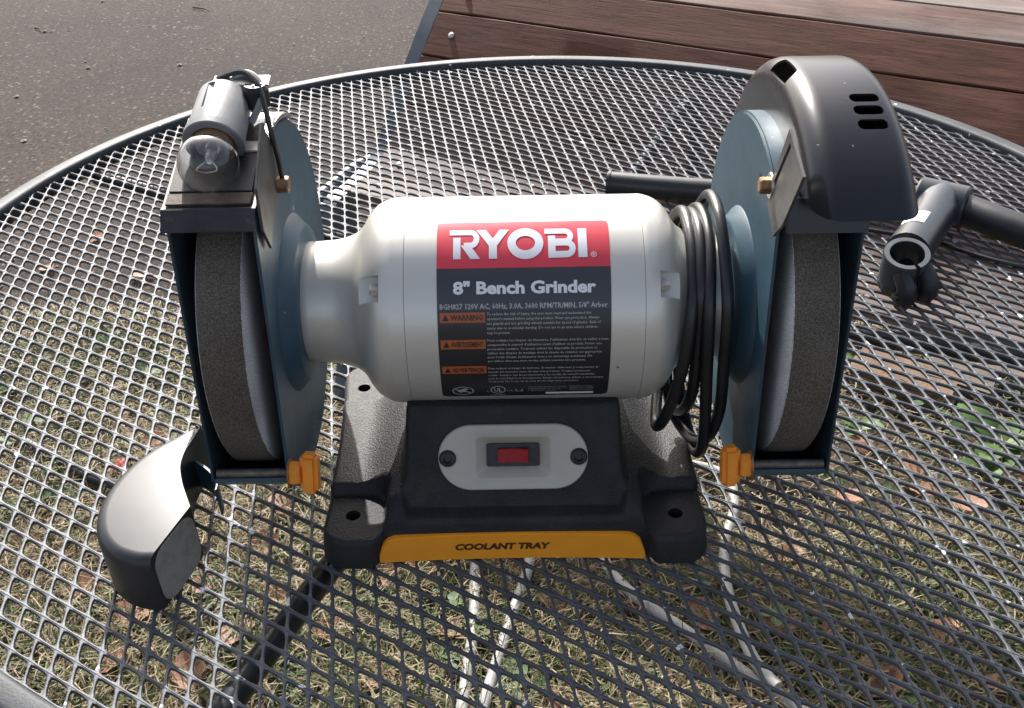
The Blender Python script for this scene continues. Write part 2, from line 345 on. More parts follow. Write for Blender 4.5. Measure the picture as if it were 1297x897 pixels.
# ------------------------------------------------------------------ ground and road
def sheet(name, x0, x1, y0, y1, nx, ny, zf, mat, kind='structure'):
    xs = np.linspace(x0, x1, nx); ys = np.linspace(y0, y1, ny)
    V = [(x, y, zf(x, y)) for y in ys for x in xs]
    F = [(j * nx + i, j * nx + i + 1, (j + 1) * nx + i + 1, (j + 1) * nx + i) for j in range(ny - 1) for i in range(nx - 1)]
    me = bpy.data.meshes.new(name); me.from_pydata(V, [], F); me.update()
    return props(finish(name, me, mat), kind=kind)
sheet('ground', -150, 150, -150, 150, 3, 3, lambda x, y: -0.012, 'soil')
def edge_y(x): return 1.90 + 0.05 * math.sin(x * 2.3 + 0.6) + 0.03 * math.sin(x * 7.1) + 0.012 * math.sin(x * 23)
def lump(x, y): return 0.010 * math.sin(x * 9 + 1) * math.sin(y * 11) + 0.006 * math.sin(x * 27 + y * 19) - 0.004
sheet('lawn_soil', -2.2, 2.2, 0.2, 2.0, 90, 60, lump, 'soil')
mb = MB(); n = 160; xs = np.linspace(-9, 9, n)
vsx = [(x, edge_y(x), 0.006) for x in xs] + [(x, edge_y(x) + 0.03, 0.014) for x in xs] + [(x, 2.6, 0.014) for x in xs] + [(x, 40, 0.014) for x in xs]
mb.add(vsx, [(k * n + i, k * n + i + 1, (k + 1) * n + i + 1, (k + 1) * n + i) for k in range(3) for i in range(n - 1)])
props(mb.build('asphalt_road', 'asphalt'), kind='structure')

# ------------------------------------------------------------------ the bench behind the table
def bench():
    root = empty('park_bench', (-0.30, 1.705, 0), math.atan2(-0.479, 0.878))
    props(root, 'weathered wooden slat bench with dark iron end frame behind the table', 'bench')
    L = 1.55
    prof = [(0.0, 0.418), (0.070, 0.422), (0.140, 0.448), (0.205, 0.512), (0.272, 0.582), (0.338, 0.644), (0.398, 0.693), (0.466, 0.718), (0.540, 0.720)]
    we = [0.42, 0.40, 0.30, 0.15, 0.02, -0.15, 0.30, 0.45, 0.5]
    for i in range(len(prof) - 1):
        (t0, z0), (t1, z1) = prof[i], prof[i + 1]
        c = Vector((L / 2 + 0.02, (t0 + t1) / 2, (z0 + z1) / 2)); ln = math.hypot(t1 - t0, z1 - z0) - 0.0022; a = math.atan2(z1 - z0, t1 - t0)
        m = MB(); nx = 24                              # slat with slightly uneven edges
        for_loops = []
        for k in range(nx + 1):
            x = -L / 2 + L * k / nx; w = ln / 2 + random.uniform(-0.0006, 0.0006); th = 0.011; r = 0.0018
            sec = [(-w, -th), (w, -th), (w, th - r), (w - r * 0.3, th - r * 0.3), (w - r, th), (-w + r, th), (-w + r * 0.3, th - r * 0.3), (-w, th - r)]
            for_loops.append([(x, p, q + random.uniform(-0.0003, 0.0003)) for p, q in sec])
        m.grid_loops(for_loops, True, (True, True))
        o = m.build('slat', 'wood', root, 15); o.location = c; o.rotation_euler = (a, 0, 0); o['weathered'] = float(we[i])
        # carriage bolt heads near each end
        for bx in (0.045, L - 0.045):
            b = MB(); b.lathe([(0.0, 0.0062), (0.0022, 0.0056), (0.0036, 0.003), (0.0040, 0.0001)], 12, 'z', (bx - L / 2 - 0.02 + 0.02, 0, 0.0112))
            b.build('bolt', 'pale', o)
    # end frames: a flat iron band that follows the slats, with legs and a scrolled arm
    for x in (0.0, L + 0.04):
        m = MB()
        path = crom([(0, -0.03, 0.36), (0, -0.012, 0.395), (0, 0.05, 0.400), (0, 0.14, 0.425), (0, 0.21, 0.493), (0, 0.28, 0.566), (0, 0.345, 0.628), (0, 0.405, 0.675), (0, 0.47, 0.696), (0, 0.55, 0.690), (0, 0.575, 0.665)], 6)
        loops = []
        for i, p in enumerate(path):
            t = (path[min(i + 1, len(path) - 1)] - path[max(i - 1, 0)]).normalized(); nn = Vector((0, -t.z, t.y))
            loops.append([p + Vector((x + a, 0, 0)) + nn * b for a, b in ((-0.018, 0.0), (-0.014, 0.020), (0.014, 0.020), (0.018, 0.0), (0.016, -0.012), (-0.016, -0.012))])
        m.grid_loops(loops, True, (True, True)); f = m.build('end_frame', 'bench_iron', root, 30)
        for pts in ([(x, 0.03, 0.40), (x, 0.0, 0.25), (x, -0.03, 0.10), (x, -0.06, 0.02)], [(x, 0.30, 0.57), (x, 0.36, 0.38), (x, 0.42, 0.18), (x, 0.50, 0.02)]):
            k = MB(); k.tube(crom(pts, 5), 0.016, 10); k.build('leg', 'bench_iron', root)
        k = MB(); k.tube(crom([(x, 0.02, 0.30), (x, 0.16, 0.24), (x, 0.30, 0.27), (x, 0.38, 0.35)], 6), 0.012, 8); k.build('brace', 'bench_iron', root)
        k = MB(); k.tube(crom([(x - 0.02, 0.16, 0.42), (x - 0.03, 0.12, 0.420), (x - 0.035, 0.08, 0.416), (x - 0.035, 0.03, 0.410), (x - 0.035, -0.03, 0.40), (x - 0.035, -0.05, 0.36)], 6), 0.013, 10); k.build('arm', 'bench_iron', root)
    return root
bench()

# ------------------------------------------------------------------ the patio table
TC = Vector((0.0377, 0.887)); TR = 0.6024
def table():
    root = empty('patio_table', (TC.x, TC.y, 0))
    props(root, 'round dark metal patio table with open diamond mesh top', 'table')
    # rim: rounded band
    m = MB(); prof = []
    r0, r1, zt, zb = 0.582, TR, T + 0.0065, T - 0.017
    for (cr, cz, a0) in ((r1 - 0.006, zt - 0.006, 0), (r0 + 0.005, zt - 0.005, 90), (r0 + 0.004, zb + 0.004, 180), (r1 - 0.006, zb + 0.006, 270)):
        rad = {0: 0.006, 90: 0.005, 180: 0.004, 270: 0.006}[a0]
        for i in range(5):
            a = R(a0 + 90 * i / 4); prof.append((cr + rad * math.cos(a), cz + rad * math.sin(a)))
    N = 220
    loops = [[(r * math.cos(2 * math.pi * j / N), r * math.sin(2 * math.pi * j / N), z) for j in range(N)] for r, z in prof + prof[:1]]
    m.grid_loops(loops, True); m.build('rim', 'rim', root, 60)
    # expanded metal sheet: every opening a rounded diamond with rolled strands
    side = math.exp(-3.331) * 0.485; th, ha = -0.998, -0.441
    e1 = np.array([math.cos(th + ha), math.sin(th + ha)]) * side; e2 = np.array([math.cos(th - ha), math.sin(th - ha)]) * side
    node = np.array([0.23875 - TC.x, 0.45652 - TC.y]); A = np.linalg.inv(np.array([e1, e2]).T); off = A @ node; off = off - np.floor(off) + 0.5
    K = 16; g = int(TR / side * 2.2)
    I, J = np.meshgrid(np.arange(-g, g), np.arange(-g, g)); ab = np.stack([I.ravel() + off[0], J.ravel() + off[1]], 1).astype(float)
    ctr = ab @ np.array([e1, e2]); keep = np.hypot(ctr[:, 0], ctr[:, 1]) < 0.588; ab = ab[keep]; nc = len(ab)
    ang = 2 * np.pi * (np.arange(K) + 0.0) / K + np.pi / 4; ca, sa = np.cos(ang), np.sin(ang)
    sq = np.stack([ca, sa], 1) / np.maximum(abs(ca), abs(sa))[:, None] * 0.5
    def se(r, p): q = (abs(ca) ** p + abs(sa) ** p) ** (-1 / p) * r; return np.stack([ca * q, sa * q], 1)
    rings = [(sq, 0.0), (se(0.452, 6.0), -0.00002), (se(0.440, 6.0), -0.0002), (se(0.434, 5.8), -0.0009), (se(0.434, 5.8), -0.0022), (se(0.450, 6.0), -0.0027), (sq, -0.0029)]
    B = np.array([e1, e2]); V = []
    warp = lambda X, Y: 0.0009 * np.sin(X * 9 + 1.3) * np.sin(Y * 8 + 0.4)
    jit = rng.normal(0, 0.010, (nc, 1, 2))                # no two openings are quite alike
    for rg, z in rings:
        p = (ab[:, None, :] + rg[None] + (jit if rg is not sq else 0)) @ B; w = warp(p[..., 0], p[..., 1])
        # strands twist a little: one flank of every bond stands higher than the other
        tilt = (rg[:, 0] - rg[:, 1])[None] * 0.0003
        V.append(np.concatenate([p, (z + w + tilt * (1 if z > -0.002 else 0.6) + T)[..., None]], 2))
    V = np.stack(V, 1)                                   # cell, ring, k, xyz
    nr = len(rings); idx = (np.arange(nc)[:, None, None] * nr + np.arange(nr)[None, :, None]) * K + np.arange(K)[None, None, :]
    a = idx[:, :-1]; b = np.roll(idx, -1, 2)[:, :-1]; c = np.roll(idx, -1, 2)[:, 1:]; d = idx[:, 1:]
    F = np.stack([a, b, c, d], -1).reshape(-1, 4)
    me = bpy.data.meshes.new('mesh_top'); vv = V.reshape(-1, 3)
    me.vertices.add(len(vv)); me.vertices.foreach_set('co', vv.ravel()); me.loops.add(F.size); me.loops.foreach_set('vertex_index', F.ravel().astype(np.int32))
    me.polygons.add(len(F)); me.polygons.foreach_set('loop_start', (np.arange(len(F)) * 4).astype(np.int32)); me.update(calc_edges=True); me.validate()
    finish('mesh_top', me, 'mesh', root, 70)
    # four arms under the mesh that bend down into legs
    for an in (-113, 67, 153.5, -20.5):
        a = R(an); d = Vector((math.cos(a), math.sin(a), 0))
        pts = [d * 0.07 + Vector((0, 0, T - 0.055)), d * 0.18 + Vector((0, 0, T - 0.030)), d * 0.32 + Vector((0, 0, T - 0.022)), d * 0.47 + Vector((0, 0, T - 0.020)), d * 0.545 + Vector((0, 0, T - 0.030)),
               d * 0.575 + Vector((0, 0, T - 0.08)), d * 0.575 + Vector((0, 0, T - 0.25)), d * 0.59 + Vector((0, 0, 0.20)), d * 0.63 + Vector((0, 0, 0.03))]
        if an > 100:                                     # this one comes down further in and splays out
            pts = pts[:4] + [d * 0.575 + Vector((0, 0, T - 0.018))]
            k = MB(); k.tube(crom([d * 0.40 + Vector((0, 0, T - 0.02)), d * 0.42 + Vector((0, 0, 0.5)), Vector((-0.50, 0.30, 0.25)), Vector((-0.70, 0.47, 0.06)), Vector((-0.92, 0.63, 0.03))], 8), 0.0095, 12); k.build('leg', 'leg', root)
        k = MB(); k.tube(crom(pts, 7), 0.0085, 12); lg = k.build('leg', 'leg', root)
        k = MB(); k.lathe([(0.0, 0.014), (0.022, 0.014), (0.028, 0.010), (0.0285, 0.0001)], 16, 'z', tuple((d * 0.632 if an < 100 else Vector((-0.92, 0.63, 0))) + Vector((0, 0, 0.002)))); k.build('foot', 'bar', lg)
    k = MB(); ring = [Vector((0.07 * math.cos(t), 0.07 * math.sin(t), T - 0.055)) for t in np.linspace(0, 2 * math.pi, 41)]
    k.tube(ring, 0.0075, 10, False); k.build('centre_ring', 'leg', root)
table()

# ------------------------------------------------------------------ the bench grinder
GY = 0.59; AX = 0.137                                   # shaft: above the base centre, this high
g = empty('bench_grinder', (0, GY, T))
props(g, 'cream and black double wheel bench grinder with red label, standing on mesh table', 'bench grinder')

def base():
    NX, NY = 131, 117
    def halfw(t): return 0.1225 + 0.006 * t - 0.004 * math.sin(math.pi * t)
    def front(x):
        y = -0.0935 - 0.0085 * sm(abs(x), 0.082, 0.090)
        rc = 0.018; d = abs(x) - (0.1225 - rc)
        if d > 0: y += rc - math.sqrt(max(0, rc * rc - min(d, rc) ** 2))
        return y
    def back(x):
        rc = 0.022; y = 0.100; d = abs(x) - (0.1285 - rc)
        if d > 0: y -= rc - math.sqrt(max(0, rc * rc - min(d, rc) ** 2))
        return y
    def sm(v, a, b):
        t = max(0, min(1, (v - a) / (b - a))); return t * t * (3 - 2 * t)
    def top(x, y):
        ax = abs(x)
        sh = 0.052 - 0.0235 * sm(ax, 0.062, 0.104)                        # shoulders fall outwards
        fr = sm(y, -0.098, -0.030); sh = 0.031 + (sh - 0.031) * (0.35 * fr + 0.65 * sm(y, -0.099, -0.078))
        rr = 1 - sm(y, 0.055, 0.098); sh = 0.030 + (sh - 0.030) * rr
        ped = 0.033 + (0.092 - 0.033) * max(0, min(1, (y + 0.0815) / 0.0270)) if y < 0.04 else 0.092 - 0.05 * sm(y, 0.04, 0.085)
        if y < -0.0815: ped = 0.031 + 0.002 * (y + 0.094) / 0.0125
        k = 1 - sm(ax, 0.0660, 0.0715)
        z = sh * (1 - k) + ped * k
        for sy, yy in ((-1, -0.076), (1, 0.066)):                        # bolt pads in the corners
            dx = 0.083 - ax; dy = (y - (yy + 0.021)) if sy < 0 else ((yy - 0.021) - y)
            dd = max(dx, dy)
            dd = dd if min(dx, dy) < -0.012 else max(dd, math.hypot(max(0, dx + 0.012), max(0, dy + 0.012)) - 0.012); q = 1 - sm(dd, -0.001, 0.0035)
            z = z * (1 - q) + min(z, 0.022) * q
        return z
    V = []; S = np.linspace(-1, 1, NX); S = np.sign(S) * abs(S) ** 0.92
    Tt = np.linspace(0, 1, NY)
    for t in Tt:
        for s in S:
            x = s * halfw(t); y0, y1 = front(s * 0.1225), back(s * 0.1285); y = y0 + (y1 - y0) * t
            d = min((1 - abs(s)) * 0.1225, t * (y1 - y0), (1 - t) * (y1 - y0)); r = 0.0035
            z = top(x, y)
            if d < r: z -= r - math.sqrt(max(0, r * r - (r - d) ** 2))
            V.append((x, y, z))
    F = [(j * NX + i, j * NX + i + 1, (j + 1) * NX + i + 1, (j + 1) * NX + i) for j in range(NY - 1) for i in range(NX - 1)]
    ring = [i for i in range(NX)] + [j * NX + NX - 1 for j in range(1, NY)] + [(NY - 1) * NX + i for i in range(NX - 2, -1, -1)] + [j * NX for j in range(NY - 2, 0, -1)]
    k = len(V); V += [(V[i][0] * 1.012, V[i][1] * 1.012, 0.0015) for i in ring]; nr = len(ring)
    F += [(ring[i], k + i, k + (i + 1) % nr, ring[(i + 1) % nr]) for i in range(nr)]
    F.append(tuple(k + i for i in range(nr)))
    m = MB(); m.add(V, F); o = m.build('base', 'black_cast', g, 50)
    cs = []
    for x, y in ((-0.104, -0.076), (0.103, -0.079), (-0.112, 0.066), (0.112, 0.066)):
        c = MB(); c.lathe([(0.004, 0.0048), (0.05, 0.0048)], 20, 'z', (x, y, 0), caps=(True, True)); cs.append(c)
    c = MB(); c.prism(rrect(0.046, 0.028, 0.003, 3), lambda u, v, d: PF(u, v, d), -0.008, 0.02); cs.append(c)
    cut(o, cs, 50)
    return o
# frame of the sloping front face of the pedestal
SA = math.atan2(0.059, 0.027); PO = Vector((-0.0004, -0.0682, 0.0621)); PU = Vector((1, 0, 0)); PV = Vector((0, math.cos(SA), math.sin(SA))); PN = PU.cross(PV)
def PF(u, v, d): return PO + PU * u + PV * v + PN * d
base()

def switch():
    N = 96
    def stad(w, h):
        out = []
        for j in range(N):
            a = 2 * math.pi * j / N; c, s = math.cos(a), math.sin(a); r = h / 2; hl = w / 2 - r
            # ray from the centre to the stadium outline
            lo, hi = 0, w
            for _ in range(40):
                mid = (lo + hi) / 2; x, y = abs(c) * mid, abs(s) * mid
                ins = (y <= r and x <= hl) or (math.hypot(max(0, x - hl), y) <= r); lo, hi = (mid, hi) if ins else (lo, mid)
            out.append((c * lo, s * lo))
        return out
    def rr(w, h, p=14):
        out = []
        for j in range(N):
            a = 2 * math.pi * j / N; c, s = math.cos(a) / (w / 2), math.sin(a) / (h / 2); q = (abs(c) ** p + abs(s) ** p) ** (-1 / p); out.append((q * math.cos(a), q * math.sin(a)))
        return out
    m = MB(); loops = []
    for pts, d in ((stad(0.0940, 0.0420), -0.001), (stad(0.0940, 0.0420), 0.0016), (stad(0.0926, 0.0406), 0.0023), (rr(0.0475, 0.0270), 0.0024), (rr(0.0462, 0.0257), 0.0019), (rr(0.0345, 0.0160, 20), -0.0045), (rr(0.0335, 0.0150, 20), -0.0052)):
        loops.append([PF(u, v, d) for u, v in pts])
    m.grid_loops(loops, True); o = m.build('switch_plate', 'plate', g, 40)
    k = MB(); k.prism(rrect(0.0335, 0.0150, 0.0006, 2), lambda u, v, d: PF(u, v, d), -0.0075, -0.0042); k.build('bezel', 'screw', o, 40, 0.0004)
    k = MB()
    rk = [(-0.0098, -0.0044), (0.0098, -0.0044), (0.0098, 0.0044), (-0.0098, 0.0044)]
    k.add([PF(u, v, -0.0043) for u, v in rk] + [PF(-0.0098, -0.0044, -0.0012), PF(0.0098, -0.0044, 0.0008), PF(0.0098, 0.0044, 0.0008), PF(-0.0098, 0.0044, -0.0012), PF(0.001, -0.0044, -0.0024), PF(0.001, 0.0044, -0.0024)],
          [(0, 4, 8, 5, 1), (3, 2, 6, 9, 7), (0, 3, 7, 4), (1, 5, 6, 2), (4, 7, 9, 8), (8, 9, 6, 5)])
    k.build('rocker', 'rocker', o, 30, 0.0004)
    for x in (-0.0410, 0.0412):
        k = MB(); loops = []
        for r, d in ((0.0054, 0.002), (0.0054, 0.0034), (0.0045, 0.0046), (0.0026, 0.0050), (0.0022, 0.0030), (0.0002, 0.0030)):
            loops.append([PF(x + r * math.cos(t), r * math.sin(t), d) for t in np.linspace(0, 2 * math.pi, 20, endpoint=False)])
        k.grid_loops(loops, True); k.build('screw', 'screw', o)
switch()

def coolant_tray():
    w = 0.0862; poly = []
    for i in range(33):
        u = -1 + 2 * i / 32; poly.append((u * w, 0.0008))
    top_ = []
    for i in range(49):
        u = 1 - 2 * i / 48; x = u * (w - 0.0015); e = w - 0.0015 - abs(x); z = 0.0208 + 0.0012 * (1 - u * u)
        rc = 0.013
        if e < rc: z -= (rc - math.sqrt(max(0, rc * rc - (rc - e) ** 2))) * 1.15
        top_.append((x, z))
    poly += top_
    m = MB(); loops = []
    for x, z in sorted(top_):
        y = -0.0985 + 0.0026 * (1 - (x / w) ** 2); loops.append([(x - 0.0022, y, 0.0008), (x - 0.0022, y, z), (x - 0.0022, y + 0.0095, z), (x - 0.0022, y + 0.0095, 0.0008)])
    m.grid_loops(loops, True, (True, True))
    o = m.build('coolant_tray', 'tray', g, 40, 0.0007)
    V, F = fit_text('COOLANT TRAY', -0.038, 0.0225, 0.0098, 0.0146, 0.050, 3, 0.18)
    k = MB(); k.add([(u, -0.0988 + 0.0026 * (1 - ((u + 0.0022) / w) ** 2), v) for u, v in V], F); k.build('lettering', 'ink_dark', o, 0)
coolant_tray()

# motor
MX = 0.005; MR = 0.0656
def motor():
    pr = [(0.0745, MR), (0.0775, MR - 0.0002), (0.0835, MR - 0.0020), (0.0890, MR - 0.0055), (0.0935, MR - 0.0110), (0.0965, MR - 0.0160), (0.1005, MR - 0.0205), (0.1070, MR - 0.0238), (0.1150, MR - 0.0258), (0.1285, 0.0388), (0.1345, 0.0388), (0.1355, 0.0380), (0.1355, 0.030)]
    m = MB(); m.lathe([(MX - 0.0675, MR - 0.0001), (MX + 0.0735, MR - 0.0001)], 128, 'x', (0, 0, AX)); o = m.build('motor_housing', 'cream', g, 30)
    for sg in (-1, 1):
        P = [Vector((a, b, 0)) for a, b in pr]; Q = crom(P[:10], 4) + P[10:]
        x0 = 0.0675 if sg < 0 else 0.0735
        prof = [(x0, MR - 0.0006), (x0 + 0.0003, MR - 0.00005)] + [(p.x, p.y) for p in Q]
        full = prof + [(0.1355, 0.020), (x0 - 0.0035, 0.020), (x0 - 0.0035, MR - 0.004), (x0, MR - 0.004)]
        m = MB(); m.lathe([((MX + sg * x) if sg > 0 else (MX - x), r) for x, r in full + full[:1]], 128, 'x', (0, 0, AX)); b = m.build('end_bell', 'cream', o, 40)
        # pocket for the through bolt, facing the front
        for a in (R(180 - 37), R(-37 + 180 + 180), R(180 - 37 - 90), R(180 - 37 + 90)):
            rot = Matrix(((1, 0, 0), (0, math.cos(a), -math.sin(a)), (0, math.sin(a), math.cos(a))))
            c = MB(); x = MX + sg * 0.0920
            c.box(Vector((x, 0, AX)) + rot @ Vector((0, 0.0655, 0)), (0.0190, 0.030, 0.0158), rot)
            cut(b, [c], 40)
            k = MB(); xb = MX + sg * 0.0800
            k.tube([Vector((xb + d, 0, AX)) + rot @ Vector((0, 0.0555, 0)) for d in (sg * 0.0, sg * 0.0085)], 0.0038, 6); k.build('through_bolt', 'steel', o, 30)
    return o
mo = motor()

# label wrapped round the motor
LX0, LX1, LR = -0.0432, 0.0584, MR + 0.0002
def LP(u, ang, d=0.0): a = math.pi - R(ang); r = LR + d; return Vector((u, r * math.cos(a), AX + r * math.sin(a)))
def label():
    m = MB(); N = 40
    def band(a0, a1, mat, name, parent, d=0.0, x0=LX0, x1=LX1, rc=0.0):
        k = MB(); rows = []
        for i in range(N + 1):
            t = i / N; ang = a0 + (a1 - a0) * t; arc = (a0 - ang) * math.pi / 180 * LR; tot = (a0 - a1) * math.pi / 180 * LR
            ins = 0
            if rc:
                e = min(arc if rc > 0 else 9, tot - arc if rc < 0 else 9); q = abs(rc)
                if e < q: ins = q - math.sqrt(max(0, q * q - (q - e) ** 2))
            rows.append([LP(x0 + ins, ang, d), LP(x1 - ins, ang, d)])
        fs = [(2 * i, 2 * i + 1, 2 * i + 3, 2 * i + 2) for i in range(N)]
        k.add([p for r in rows for p in r], fs); return k.build(name, mat, parent, 60)
    root = band(46.4, -35.5, 'label_black', 'label', g, 0.0, rc=-0.003)
    band(74.6, 46.4, 'label_red', 'red_band', root, 0.0, rc=0.003)
    band(46.4, 24.9, 'label_grey', 'grey_band', root, 0.0001)
    # --- big five-letter maker's name, drawn with broad strokes
    W_, H_ = LX1 - LX0, 1
    def lx(p): return LX0 + (p - 60) / 775.0 * W_
    def ly(p):                                            # crop row -> angle
        rows = [(57, 74.6), (92, 68.8), (222, 51.4), (265, 46.4)]
        for (a, b), (c, d) in zip(rows, rows[1:]):
            if p <= c: return b + (d - b) * (p - a) / (c - a)
        return 46.4
    nst = [0]
    def stroke(pts, w, closed=False):                     # broad stroke in crop pixels, flat ends
        P = [Vector((x, y)) for x, y in pts]; n = len(P); Lft, Rgt = [], []
        for i, p in enumerate(P):
            a = P[i - 1] if (i > 0 or closed) else None; b = P[(i + 1) % n] if (i < n - 1 or closed) else None
            d1 = (p - a).normalized() if a is not None else None; d2 = (b - p).normalized() if b is not None else None
            t = (d1 or d2) if (d1 is None or d2 is None) else (d1 + d2).normalized()
            nn = Vector((-t.y, t.x)); sc = 1.0
            if d1 is not None and d2 is not None: sc = 1 / max(0.5, t.dot(d1))
            Lft.append(p + nn * w / 2 * sc); Rgt.append(p - nn * w / 2 * sc)
        nst[0] += 1; dd = 0.00022 + nst[0] * 0.000008; vs, fs = [], []
        rng_ = range(n if closed else n - 1)
        for i in rng_:
            j = (i + 1) % n; K = max(1, int((P[j] - P[i]).length / 10))
            for q in range(K):
                a, b = q / K, (q + 1) / K
                quad = [Lft[i].lerp(Lft[j], a), Rgt[i].lerp(Rgt[j], a), Rgt[i].lerp(Rgt[j], b), Lft[i].lerp(Lft[j], b)]
                # split across the stroke as well so that it follows the curve
                Kw = 4
                for s in range(Kw):
                    e, f = s / Kw, (s + 1) / Kw; k0 = len(vs)
                    vs += [quad[0].lerp(quad[1], e), quad[0].lerp(quad[1], f), quad[3].lerp(quad[2], f), quad[3].lerp(quad[2], e)]
                    fs.append((k0, k0 + 1, k0 + 2, k0 + 3))
        name.add([LP(lx(v.x), ly(v.y), dd) for v in vs], fs)
    def arc(cx, cy, rx, ry, a0, a1, n=12): return [(cx + rx * math.cos(R(a0 + (a1 - a0) * i / n)), cy + ry * math.sin(R(a0 + (a1 - a0) * i / n))) for i in range(n + 1)]
    name = MB()
    def quad(a, b, c, d, K=8):                            # a-b top edge, d-c bottom edge
        nst[0] += 1; dd = 0.00022 + nst[0] * 0.000008; vs, fs = [], []; a, b, c, d = (Vector(q) for q in (a, b, c, d))
        for i in range(K + 1): vs += [a.lerp(d, i / K), b.lerp(c, i / K)]
        name.add([LP(lx(v.x), ly(v.y), dd) for v in vs], [(2 * i, 2 * i + 1, 2 * i + 3, 2 * i + 2) for i in range(K)])
    stroke([(118, 104), (205, 104)] + arc(212, 134, 27, 30, -80, 88, 10) + [(182, 164.5)], 25)          # R: bar and bowl
    quad((134, 128), (167, 128), (167, 222), (134, 222)); quad((168, 164), (210, 164), (254, 222), (211, 222))
    quad((238, 92), (281, 92), (330, 158), (294, 168)); quad((343, 92), (386, 92), (330, 168), (294, 158)); quad((294, 160), (330, 160), (330, 222), (294, 222))   # Y
    stroke(arc(458, 157, 62, 51, 0, 360, 40)[:-1], 37, True)                                             # O
    stroke([(545, 104), (632, 104)] + arc(636, 128, 25, 24, -80, 90, 8) + [(580, 152)], 25)             # B upper
    stroke([(585, 158), (640, 158)] + arc(644, 183, 25, 25, -80, 90, 8) + [(565, 209)], 27); stroke([(576, 125), (576, 222)], 33)
    stroke([(714, 92), (714, 222)], 40)                                                                  # I
    name.build('lettering', 'label_white', root, 60)
    k = MB(); rg = [(762 + 13 * math.cos(t), 211 + 11 * math.sin(t)) for t in np.linspace(0, 2 * math.pi, 24, endpoint=False)]
    rg2 = [(762 + 10 * math.cos(t), 211 + 8.5 * math.sin(t)) for t in np.linspace(0, 2 * math.pi, 24, endpoint=False)]
    k.grid_loops([[LP(lx(a), ly(b), 0.0003) for a, b in rg], [LP(lx(a), ly(b), 0.0003) for a, b in rg2]], True)
    V, F = fit_text('R', 757, 768, -216, -206, 0.02); k.add([LP(lx(a), ly(-b), 0.0003) for a, b in V], F); k.build('lettering', 'label_white', root, 0)
    # --- printed lines: rows given as angles (baseline, cap top)
    DA = 180 / math.pi / LR
    def line(body, x0, x1, a0, a1, mat='label_print', offset=0.0, keep=False, d=0.0003, res=1):
        V, F = fit_text(body, x0, x1, a0 / DA, a1 / DA, offset, res, keep=keep)
        return [LP(u, v * DA, d) for u, v in V], F
    k = MB(); k.add(*line('8" Bench Grinder', lx(132), lx(768), 33.3, 39.2, offset=0.040, res=3)); k.build('lettering', 'label_white', root, 0)
    k = MB(); k.add(*line('BGH827 120V AC, 60Hz, 3.0A, 3600 RPM/TR/MIN, 5/8" Arbor', lx(72), lx(818), 25.6, 28.2, offset=0.022)); k.build('lettering', 'label_print', root, 0)
    para = [(23.6, ["To reduce the risk of injury, the user must read and understand the", "operator's manual before using this product. Wear eye protection. Always", "use guards and use grinding wheels suitable for speed of grinder. Risk of", "injury due to accidental starting. Do not use in an area where children", "may be present."]),
            (9.6, ["Pour reduire les risques de blessures, l'utilisateur doit lire et veiller a bien", "comprendre le manuel d'utilisation avant d'utiliser ce produit. Porter une", "protection oculaire. Toujours utiliser les dispositifs de protection et", "utiliser des disques de meulage dont la vitesse de rotation est appropriee", "pour l'outil. Risque de blessures dues a un demarrage accidentel. Ne", "pas utiliser dans une zone ou des enfants peuvent etre presents."]),
            (-7.6, ["Para reducir el riesgo de lesiones, el usuario debe leer y comprender el", "manual del operador antes de usar este producto. Pongase proteccion", "ocular. Siempre use las protecciones y las ruedas de esmeril adecuadas", "para la velocidad de la herramienta. Riesgo de lesiones debido a un arranque", "accidental. No la use en un area donde haya ninos presentes."])]
    k = MB()
    for a0, lines in para:
        for i, s in enumerate(lines):
            st = 2.45 if a0 > 0 else 2.55; t = a0 - i * st
            wd = lx(278) + (lx(822) - lx(278)) * min(1.0, len(s) / 78.0)
            k.add(*line(s, lx(280), wd, t - 1.35, t, offset=0.012))
    k.build('small_print', 'label_print', root, 0)
    # warning boxes
    for a1, s in ((23.8, 'WARNING'), (9.4, 'AVERTISSEMENT'), (-6.6, 'ADVERTENCIA')):
        hgt = 5.2
        b = band(a1, a1 - hgt, 'label_orange', 'warning_box', root, 0.0002, lx(70), lx(272))
        q = MB(); q.add(*line(s, lx(118), lx(262), a1 - hgt + 1.2, a1 - 1.2, offset=0.02, d=0.0004))
        c0 = (lx(82), lx(110)); q.add([LP(c0[0], a1 - hgt + 1.0, 0.0004), LP(c0[1], a1 - hgt + 1.0, 0.0004), LP((c0[0] + c0[1]) / 2, a1 - 0.9, 0.0004)], [(0, 1, 2)]); q.build('lettering', 'ink', b, 0)
    # marks at the foot of the label
    k = MB()
    def ell(cx, a, w, h, t):
        o = [LP(cx + w * math.cos(q), a + h * math.sin(q), 0.0003) for q in np.linspace(0, 2 * math.pi, 36, endpoint=False)]
        i = [LP(cx + (w - t) * math.cos(q), a + (h - t * DA) * math.sin(q), 0.0003) for q in np.linspace(0, 2 * math.pi, 36, endpoint=False)]
        k.grid_loops([o, i], True)
    ell(lx(158), -27.6, 0.0066, 4.6, 0.0007); ell(lx(322), -27.0, 0.0047, 4.2, 0.0007)
    k.add(*line('UL', lx(304), lx(340), -29.2, -25.0, offset=0.03)); k.add(*line('C', lx(268), lx(278), -29.0, -27.0)); k.add(*line('US', lx(364), lx(392), -29.0, -27.0)); k.add(*line('LISTED', lx(290), lx(356), -33.6, -32.2)); k.add(*line('R-4', lx(402), lx(438), -29.6, -26.0))
    k.add([LP(lx(x), a, 0.0003) for x, a in ((122, -26.2), (192, -30.0), (194, -29.2), (124, -25.4))], [(0, 1, 2, 3)]); k.add([LP(lx(x), a, 0.0003) for x, a in ((130, -27.6), (168, -24.6), (184, -25.6), (150, -29.6))], [(0, 1, 2, 3)])
